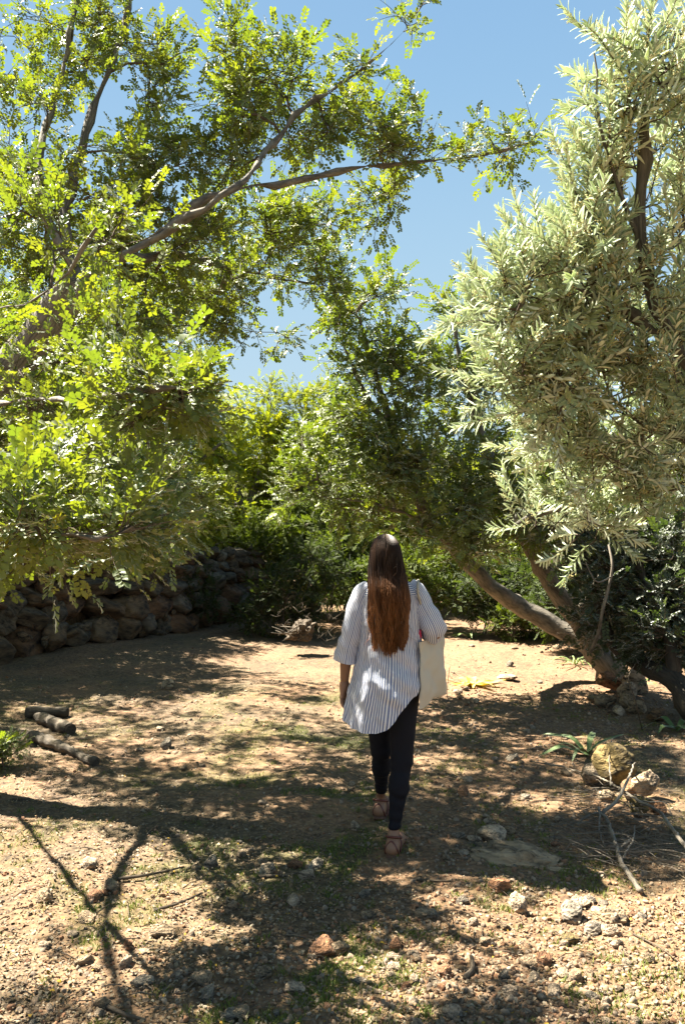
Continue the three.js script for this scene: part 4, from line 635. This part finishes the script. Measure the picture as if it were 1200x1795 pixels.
// ---------------------------------------------------------------- leaf litter, grass, twigs on the ground
{
  const r = rng(71);
  // curled dead leaflets
  const curl = (k) => { const pos = [], idx = []; const l = .036, w = .012; for (let i = 0; i <= 4; i++) { const t = i / 4, ww = w * Math.sin(Math.PI * (.08 + .86 * t)), z = k * .012 * Math.sin(t * 2.8); for (const s of [-1, 0, 1]) pos.push(t * l - l / 2, z + (s ? .004 * k : 0), s * ww); } for (let i = 0; i < 4; i++) for (const c of [0, 1]) { const a = i * 3 + c; idx.push(a, a + 1, a + 3, a + 1, a + 4, a + 3); } return geoFrom(pos, idx); };
  const cols = [[0.207, 0.141, 0.078], [0.155, 0.104, 0.056], [0.237, 0.178, 0.104], [0.118, 0.078, 0.044], [0.274, 0.222, 0.148], [0.215, 0.133, 0.056]];
  [curl(1), curl(-.7), curl(.3)].forEach((g, gi) => {
    const list = [];
    for (let i = 0; i < 24000; i++) { let p; if (r() < .75) p = G(lerp(-250, 1450, r()), lerp(1120, 1960, Math.pow(r(), .75))); else p = onGround(lerp(-5, 4.5, r()), -lerp(1.6, 11, r())); const pth = zone.path(p.x, p.z), lt = clamp(.55 + .6 * n2(p.x * .7 + 70, p.z * .7)); if (r() < lt * (1 - .75 * pth) + .2) list.push(p); }
    const im = shade(new THREE.InstancedMesh(g, std({ color: 0xffffff, roughness: .85, side: THREE.DoubleSide }), list.length)); im.name = gi ? 'leaf_litter_00' + gi : 'leaf_litter'; im.userData = { kind: 'stuff', label: 'dry curled brown leaves littering the ground' };
    list.forEach((p, i) => { const q = new THREE.Quaternion().setFromEuler(new THREE.Euler((r() - .5) * .9, r() * 6.3, (r() - .5) * .9)), s = .2 + .42 * r() * r() + .12 * r(); im.setMatrixAt(i, new THREE.Matrix4().compose(V(p.x, p.y + .006 + .006 * r(), p.z), q, V(s, s, s * (.7 + .6 * r())))); const c = cols[Math.floor(r() * 6)], k = .75 + .5 * r(); im.setColorAt(i, r() < .012 ? RGB(.42, .25, .015) : RGB(c[0] * k, c[1] * k, c[2] * k)); });
    scene.add(im);
  });
  // short grass and moss tufts
  const blades = (seed) => { const q = rng(seed), pos = [], idx = []; for (let b = 0; b < 14; b++) { const a = q() * 6.28, R = .028 * Math.sqrt(q()), x = Math.cos(a) * R, z = Math.sin(a) * R, h = .012 + .022 * q(), lx = (q() - .5) * .03, lz = (q() - .5) * .03, w = .0013 + .0012 * q(), c = Math.cos(a * 3), s = Math.sin(a * 3), k = pos.length / 3; pos.push(x - w * c, 0, z - w * s, x + w * c, 0, z + w * s, x + lx * .4 - w * c * .7, h * .6, z + lz * .4 - w * s * .7, x + lx * .4 + w * c * .7, h * .6, z + lz * .4 + w * s * .7, x + lx, h, z + lz); idx.push(k, k + 1, k + 2, k + 1, k + 3, k + 2, k + 2, k + 3, k + 4); } return geoFrom(pos, idx); };
  [blades(1), blades(2)].forEach((g, gi) => {
    const list = []; for (let i = 0; i < 16000; i++) { const p = r() < .7 ? G(lerp(-250, 1450, r()), lerp(1180, 1960, Math.pow(r(), .8))) : onGround(lerp(-4, 4, r()), -lerp(1.6, 8.5, r())); if (r() < Math.pow(zone.moss(p.x, p.z), 1.3) * .95 + (n2(p.x * 7, p.z * 7) > .62 ? .4 : 0)) list.push(p); }
    const im = shade(new THREE.InstancedMesh(g, new THREE.MeshPhysicalMaterial({ color: 0xffffff, roughness: .85, transmission: .3, thickness: 0, side: THREE.DoubleSide }), list.length)); im.name = gi ? 'grass_001' : 'grass'; im.userData = { kind: 'stuff', label: 'short bright green grass in scattered patches' };
    list.forEach((p, i) => { const s = .45 + .75 * r(); im.setMatrixAt(i, new THREE.Matrix4().compose(V(p.x, p.y - .003, p.z), new THREE.Quaternion().setFromAxisAngle(V(0, 1, 0), r() * 6.3), V(s, s * .8, s))); const k = r(); im.setColorAt(i, RGB(lerp(.13, .24, k), lerp(.19, .27, k), lerp(.012, .02, k))); });
    scene.add(im);
  });
  // fine dead twigs as stuff, a few sticks as things
  const list = []; for (let i = 0; i < 1400; i++) { const p = G(lerp(-150, 1350, r()), lerp(1180, 1900, r())), a = r() * 6.28, L = .03 + .12 * r() * r(), d = V(Math.cos(a), .12 * (r() - .3), Math.sin(a)); if (r() < zone.path(p.x, p.z) * .75) continue; const q = p.clone().addScaledVector(d, L); q.y = gh(q.x, q.z) + .01; const m = p.clone().lerp(q, .5).add(V((r() - .5) * .02, .012, (r() - .5) * .02)); list.push([[p.clone().add(V(0, .006, 0)), m, q], [.0022, .002, .0011].map((x) => x * (.6 + r())), 3]); }
  const tw = shade(new THREE.Mesh(tubeGeo(list), bark([.42, .33, .24], .001))); tw.name = 'twig_litter'; tw.userData = { kind: 'stuff', label: 'thin dry twigs littering the ground' }; scene.add(tw);
  const sticks = [[205, 1545, 320, 1525, .010, 'dark bent stick on the sunny litter'], [270, 1600, 355, 1570, .009, 'dark stick parallel to the trunk-like shadow’s edge'], [455, 1540, 540, 1532, .009, 'short dark stick beside the shaded moss'], [815, 1720, 826, 1685, .012, 'stubby grey stick standing out on the sunny gravel'], [180, 1765, 255, 1795, .009, 'pale stick at the bottom corner'], [730, 1545, 790, 1548, .006, 'thin dark stick on the gravel below the walker’s foot'], [1110, 1640, 1190, 1690, .005, 'thin stick trailing below the fallen branch']];
  for (const [x0, y0, x1, y1, rad, lab] of sticks) { const a = G(x0, y0), b = G(x1, y1), m = a.clone().lerp(b, .5).add(V(.01, .015, .02)); a.y += rad; b.y += rad * 1.4; single('stick', tubeGeo([[spline([a, m, b], .03), spline([a, m, b], .03).map((_, i) => rad * (1 - .05 * i)), 6]], a), M.deadDark, lab, 'stick', a); }
}

// ---------------------------------------------------------------- logs
{
  const mk = (x0, y0, x1, y1, r0, r1, lab) => { const a = G(x0, y0), b = G(x1, y1); a.y += r0 * .85; b.y += r1 * .85; const t = thing('log', lab, 'log', a); const pts = spline([a, a.clone().lerp(b, .5).add(V(0, .012, .02)), b], .025), rad = pts.map((_, i) => lerp(r0, r1, i / (pts.length - 1)) * (1 + .025 * Math.sin(i * 1.3) + .02 * Math.sin(i * 3.1))); part('bark', knobbly(tubeGeo([[pts, rad, 24]], a), a, .06), M.log, t);
    const d = b.clone().sub(a).normalize(); for (const [p, r, s] of [[b, r1, 1], [a, r0, -1]]) { const c = new THREE.CylinderGeometry(r * .86, r * .86, .012, 18); c.applyQuaternion(new THREE.Quaternion().setFromUnitVectors(V(0, 1, 0), d)); c.translate(p.x - a.x + d.x * .007 * s, p.y - a.y + d.y * .007 * s, p.z - a.z + d.z * .007 * s); part('cut_end', c, M.logCut, t); } };
  mk(66, 1264, 124, 1288, .045, .052, 'short thick log with its dark cut end facing the path');
  mk(56, 1296, 168, 1342, .042, .028, 'long knotty log lying below the short thick log');
  mk(48, 1258, 118, 1256, .05, .045, 'dark log in shade behind the short thick log');
}

// ---------------------------------------------------------------- fallen dead branch
{
  const r = rng(88), up = (x, y, h) => { const p = G(x, y); p.y += h; return p; };
  const base = G(1090, 1440), t = thing('fallen_branch', 'bleached dead branch fallen beside the brown rock heap, its twigs spread on the grass', 'branch', base);
  const limb = (list, r0, r1, name = 'limb') => { const pts = spline(list.map((a) => up(...a)), .03).map((p) => p.add(rv(r).multiplyScalar(.005))); part(name, tubeGeo([[pts, pts.map((_, i) => lerp(r0, r1, i / (pts.length - 1))), 8]], base), M.dead, t); };
  limb([[1230, 1565, .10], [1190, 1510, .12], [1150, 1465, .14], [1122, 1448, .14], [1090, 1420, .12], [1050, 1390, .10], [1005, 1365, .06], [950, 1342, .03]], .012, .003);
  limb([[1122, 1570, .02], [1090, 1530, .04], [1075, 1490, .06], [1062, 1460, .08], [1050, 1447, .08], [1048, 1440, .08]], .013, .009); limb([[1054, 1450, .08], [1082, 1438, .12], [1098, 1418, .16], [1112, 1392, .2]], .011, .004);
  limb([[1052, 1448, .08], [1030, 1448, .06], [1012, 1456, .03]], .007, .003); limb([[1082, 1510, .05], [1104, 1496, .07]], .009, .008); limb([[1090, 1520, .04], [1108, 1500, .08], [1112, 1480, .1]], .006, .003); limb([[1050, 1446, .08], [1052, 1480, .05], [1064, 1505, .03], [1074, 1520, .02]], .006, .002);
  limb([[1070, 1412, .12], [1068, 1385, .2], [1072, 1362, .26]], .005, .003); limb([[990, 1358, .05], [960, 1352, .05], [930, 1340, .02]], .008, .003); limb([[1122, 1448, .14], [1170, 1440, .1], [1175, 1450, .06]], .004, .002);
  const tw = []; for (let i = 0; i < 230; i++) { const a = up(lerp(995, 1160, r()), lerp(1385, 1530, r()), .015 + .09 * r()), ang = -.5 + 2.6 * (r() - .5) + (r() < .5 ? 3.14 : 0), L = .08 + .24 * r(), b = a.clone().add(V(Math.cos(ang) * L, (r() - .55) * .08, -Math.sin(ang) * L * .8)), m = a.clone().lerp(b, .5).add(rv(r).multiplyScalar(.02)); if (project(b)[1] < 1372) continue; b.y = Math.max(b.y, gh(b.x, b.z) + .01); tw.push([[a, m, b], [.0026, .002, .001], 3]); }
  part('twig', tubeGeo(tw, base), M.dead, t, 'stuff');
}

// ---------------------------------------------------------------- small plants
const PLANT = (c, c2) => new THREE.MeshPhysicalMaterial({ color: RGB(...c), roughness: .7, transmission: .3, thickness: 0, clearcoat: .3, clearcoatRoughness: .3, side: THREE.DoubleSide });
function strapPlant(px, py, n, len, wid, mat, lab, name, seed, flat, extra = 0) {
  const b = G(px, py), t = thing(name, lab, 'plant', b), r = rng(seed);
  for (let i = 0; i < n; i++) { const a = i / n * 6.28 + .6 * r() + extra, L = len * (.7 + .5 * r()), lift = flat ? .12 + .2 * r() : .5 + .4 * r(), pos = [], idx = [], N = 12; for (let k = 0; k <= N; k++) { const u = k / N, d = L * u, y = .01 + L * (lift * u - (flat ? .25 : .55) * u * u * lift * 1.6) + .012 * Math.sin(u * 9 + i), w = wid * Math.sin(Math.PI * (.12 + .85 * u)) , tw = .8 * u * (r() * .1 + .4) * (i % 2 ? 1 : -1); for (const s of [-1, 0, 1]) { const o = s * w; pos.push(Math.cos(a) * d - Math.sin(a) * o * Math.cos(tw), Math.max(.004, y + (s ? .25 * w : 0) + o * Math.sin(tw)), Math.sin(a) * d + Math.cos(a) * o * Math.cos(tw)); } } for (let k = 0; k < N; k++) for (const c of [0, 1]) { const q = k * 3 + c; idx.push(q, q + 1, q + 3, q + 1, q + 4, q + 3); } part('leaf', geoFrom(pos, idx), mat, t); }
  return t;
}
const yellowM = PLANT([.70, .50, .012]), strapM = PLANT([.10, .17, .02]), weedM = PLANT([.16, .25, .015]);
strapPlant(828, 1202, 13, .32, .034, yellowM, 'withered bright yellow strap-leaved plant collapsed on the sunny path', 'withered_plant', 3, true, .3);
strapPlant(1030, 1326, 8, .42, .026, strapM, 'glossy green strap-leaved bulb plant beside the mossy rock heap', 'bulb_plant', 4, false, .2);
strapPlant(1185, 1282, 6, .34, .026, strapM, 'glossy strap-leaved plant beyond the brown flat rock at the frame’s edge', 'bulb_plant', 6, false, 1);
strapPlant(1112, 1206, 5, .34, .02, weedM, 'bright narrow-leaved plant rising behind the path-side rock heap', 'bulb_plant', 7, false, .5);
strapPlant(822, 1118, 9, .26, .022, weedM, 'low broad-leaved weed at the far edge of the sunny path', 'weed', 8, false, 0);
strapPlant(1008, 1166, 16, .34, .010, weedM, 'feathery grassy weed at the leaning carob’s foot', 'weed', 9, false, 0);
strapPlant(885, 1115, 7, .28, .012, weedM, 'thin leafy weed under the slanting trunk', 'weed', 10, false, 0);
// leafy weed by the logs, shrubs along the wall and at the bend
function shrub(seed, name, lab, base, vols, tints, o = {}) { const r = rng(seed), limbs = []; for (let i = 0; i < (o.stems || 5); i++) { const v = vols[i % vols.length]; limbs.push({ pts: [base.clone().add(V((r() - .5) * .1, -.05, (r() - .5) * .1)), base.clone().lerp(v.c, .5).add(rv(r).multiplyScalar(.08)), v.c.clone().add(rv(r).multiplyScalar(.1))], r: [o.sr || .012, .004] }); } return growTree({ seed, name, label: lab, category: o.cat || 'shrub', base, limbs, vols, twiglets: 4, leavesPer: 4, twigLen: o.twigLen || .16, lite: o.lite ?? true, leafScale: o.ls || .7, step: .08, tints, gap: -.6, tipR: .0022, bigR: o.bigR || .011, trunks: 0, ...o.more }); }
const pv = (px, py, d, rx, ry, rz, n) => vol(px, py, d, rx, ry, rz, n);
{
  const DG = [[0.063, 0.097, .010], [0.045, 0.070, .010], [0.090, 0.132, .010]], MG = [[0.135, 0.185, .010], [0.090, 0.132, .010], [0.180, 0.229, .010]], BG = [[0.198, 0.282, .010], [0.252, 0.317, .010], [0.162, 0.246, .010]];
  let b = G(12, 1345); shrub(611, 'weed', 'bright green leafy weed beside the logs', b, [{ c: b.clone().add(V(-.02, .12, 0)), r: [.13, .09, .1], n: 26 }], BG, { cat: 'plant', twigLen: .07, ls: .42, sr: .006, lite: false });
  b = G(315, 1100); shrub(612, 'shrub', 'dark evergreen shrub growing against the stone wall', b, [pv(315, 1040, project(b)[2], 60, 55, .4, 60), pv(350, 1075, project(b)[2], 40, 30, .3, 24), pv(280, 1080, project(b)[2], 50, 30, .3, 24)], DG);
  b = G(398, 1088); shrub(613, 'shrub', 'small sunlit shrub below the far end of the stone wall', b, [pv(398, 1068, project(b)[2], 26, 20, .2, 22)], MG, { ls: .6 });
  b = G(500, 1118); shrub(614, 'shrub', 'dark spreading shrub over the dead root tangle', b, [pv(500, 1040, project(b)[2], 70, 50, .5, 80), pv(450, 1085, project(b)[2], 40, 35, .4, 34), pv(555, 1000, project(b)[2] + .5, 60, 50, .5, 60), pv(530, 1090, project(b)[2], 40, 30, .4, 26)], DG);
  b = G(575, 1092); shrub(615, 'shrub', 'green shrub standing just behind the walking woman’s shoulder', b, [pv(585, 1010, project(b)[2], 55, 70, .6, 80), pv(600, 960, project(b)[2] + .4, 60, 50, .5, 60)], MG);
  b = onGround(P(720, 1000, 13.5).x, -13.5); shrub(616, 'shrub', 'broad green shrub closing off the path’s far bend', b, [pv(725, 1010, 13.5, 70, 60, .8, 90), pv(660, 1030, 14, 60, 50, .7, 60)], MG, { ls: 1 });
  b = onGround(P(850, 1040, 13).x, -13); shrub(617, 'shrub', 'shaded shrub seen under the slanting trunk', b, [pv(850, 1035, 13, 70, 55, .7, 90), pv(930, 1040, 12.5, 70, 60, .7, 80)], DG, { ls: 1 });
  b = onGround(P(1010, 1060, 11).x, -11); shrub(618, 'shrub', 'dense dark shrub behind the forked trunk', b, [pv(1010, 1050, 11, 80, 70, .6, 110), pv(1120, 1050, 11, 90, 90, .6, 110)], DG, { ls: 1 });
  b = G(895, 1122); shrub(619, 'shrub', 'small green shrub at the trunk’s shade edge on the path', b, [pv(900, 1085, project(b)[2], 45, 35, .3, 40)], MG, { ls: .8 });
  b = onGround(P(160, 940, 12).x, -12); shrub(620, 'shrub', 'green shrub spilling over the top of the stone wall', b, [pv(220, 930, 12, 110, 50, .6, 70), pv(90, 940, 12, 110, 50, .6, 60)], MG, { ls: .9 });
  b = onGround(P(395, 965, 15).x, -15.3); shrub(621, 'shrub', 'green bush on the terrace above the far wall end', b, [pv(400, 950, 15.2, 70, 50, .6, 80), pv(470, 960, 15.6, 60, 60, .6, 70)], MG, { ls: 1 });
  b = onGround(P(600, 1000, 16).x, -16); shrub(622, 'shrub', 'tall pale bush between the bend and the wall end', b, [pv(560, 940, 15.5, 80, 80, .8, 110), pv(640, 970, 15.5, 80, 70, .8, 90)], MG, { ls: 1.1 });
}
// the dead root tangle, sunlit in part
{
  const r = rng(99), b = G(535, 1150), d = project(b)[2], t = thing('dead_stump', 'grey dead stump with a tangle of bleached roots under the dark shrub', 'stump', b); const c = P(528, 1110, d);
  const core = rockGeo(41, 12, 9, .3); core.scale(.22, .17, .18); core.translate(c.x - b.x, c.y - b.y, c.z - b.z - .1); part('stump', core, M.deadDark, t);
  for (let i = 0; i < 10; i++) { const a = r() * 6.28, s = c.clone().add(V((r() - .5) * .3, -.05 + .1 * r(), .05)), e = s.clone().add(V(Math.cos(a) * (.15 + .25 * r()), .05 + .22 * r() - (i % 3 ? .12 : 0), .12 * (r() - .2))); e.y = Math.max(e.y, gh(e.x, e.z) + .02); const p = spline([s, s.clone().lerp(e, .5).add(rv(r).multiplyScalar(.07)), e], .03); part('root', tubeGeo([[p, p.map((_, k) => lerp(.022 * (.4 + r() * .2), .004, k / p.length)), 6]], b), M.dead, t); }
  const tw = []; for (let i = 0; i < 60; i++) { const s = P(lerp(470, 600, r()), lerp(1060, 1140, r()), d + .3 * (r() - .5)), e = s.clone().add(V((r() - .4) * .3, (r() - .3) * .2, (r() - .5) * .2)); tw.push([[s, s.clone().lerp(e, .5).add(rv(r).multiplyScalar(.03)), e], [.004, .003, .0015], 3]); } part('twig', tubeGeo(tw, b), bark([.30, .25, .19], .002), t, 'stuff');
}
// pale bare stem hanging in the dark thicket, sapling, thin stalk
{
  const mk = (list, r0, r1, name, lab, cat, mat) => { const pts = spline(list.map(([x, y, d]) => d ? P(x, y, d) : G(x, y)), .04), b = pts[0].clone(); single(name, tubeGeo([[pts, pts.map((_, i) => lerp(r0, r1, i / (pts.length - 1))), 7]], b), mat, lab, cat, b); };
  mk([[1034, 1142, 7.6], [1048, 1110, 7.4], [1055, 1070, 7.3], [1068, 1020, 7.3], [1072, 990, 7.3], [1066, 955, 7.4]], .018, .010, 'bare_branch', 'pale crooked bare branch hanging in the dark thicket', 'branch', M.dead);
  mk([[1072, 1010, 7.3], [1045, 1020, 7.2], [1032, 1000, 7.2], [1026, 985, 7.2]], .009, .004, 'bare_branch', 'short pale side branch beside the crooked bare branch', 'branch', M.dead);
  mk([[1125, 1280], [1110, 1220, 6.6], [1100, 1190, 6.6], [1112, 1165, 6.7]], .006, .003, 'sapling_stem', 'thin dark sapling stem standing before the path-side rock heap', 'stem', M.deadDark);
  mk([[783, 1222], [784, 1200, 6.3], [786, 1180, 6.3], [788, 1168, 6.3]], .004, .002, 'dry_stalk', 'thin dry stalk on the path near the tote bag', 'stem', M.deadDark);
}
console.log('leaves', stats.leaves, 'tube nodes', stats.tubes);
renderer.render(scene, camera);
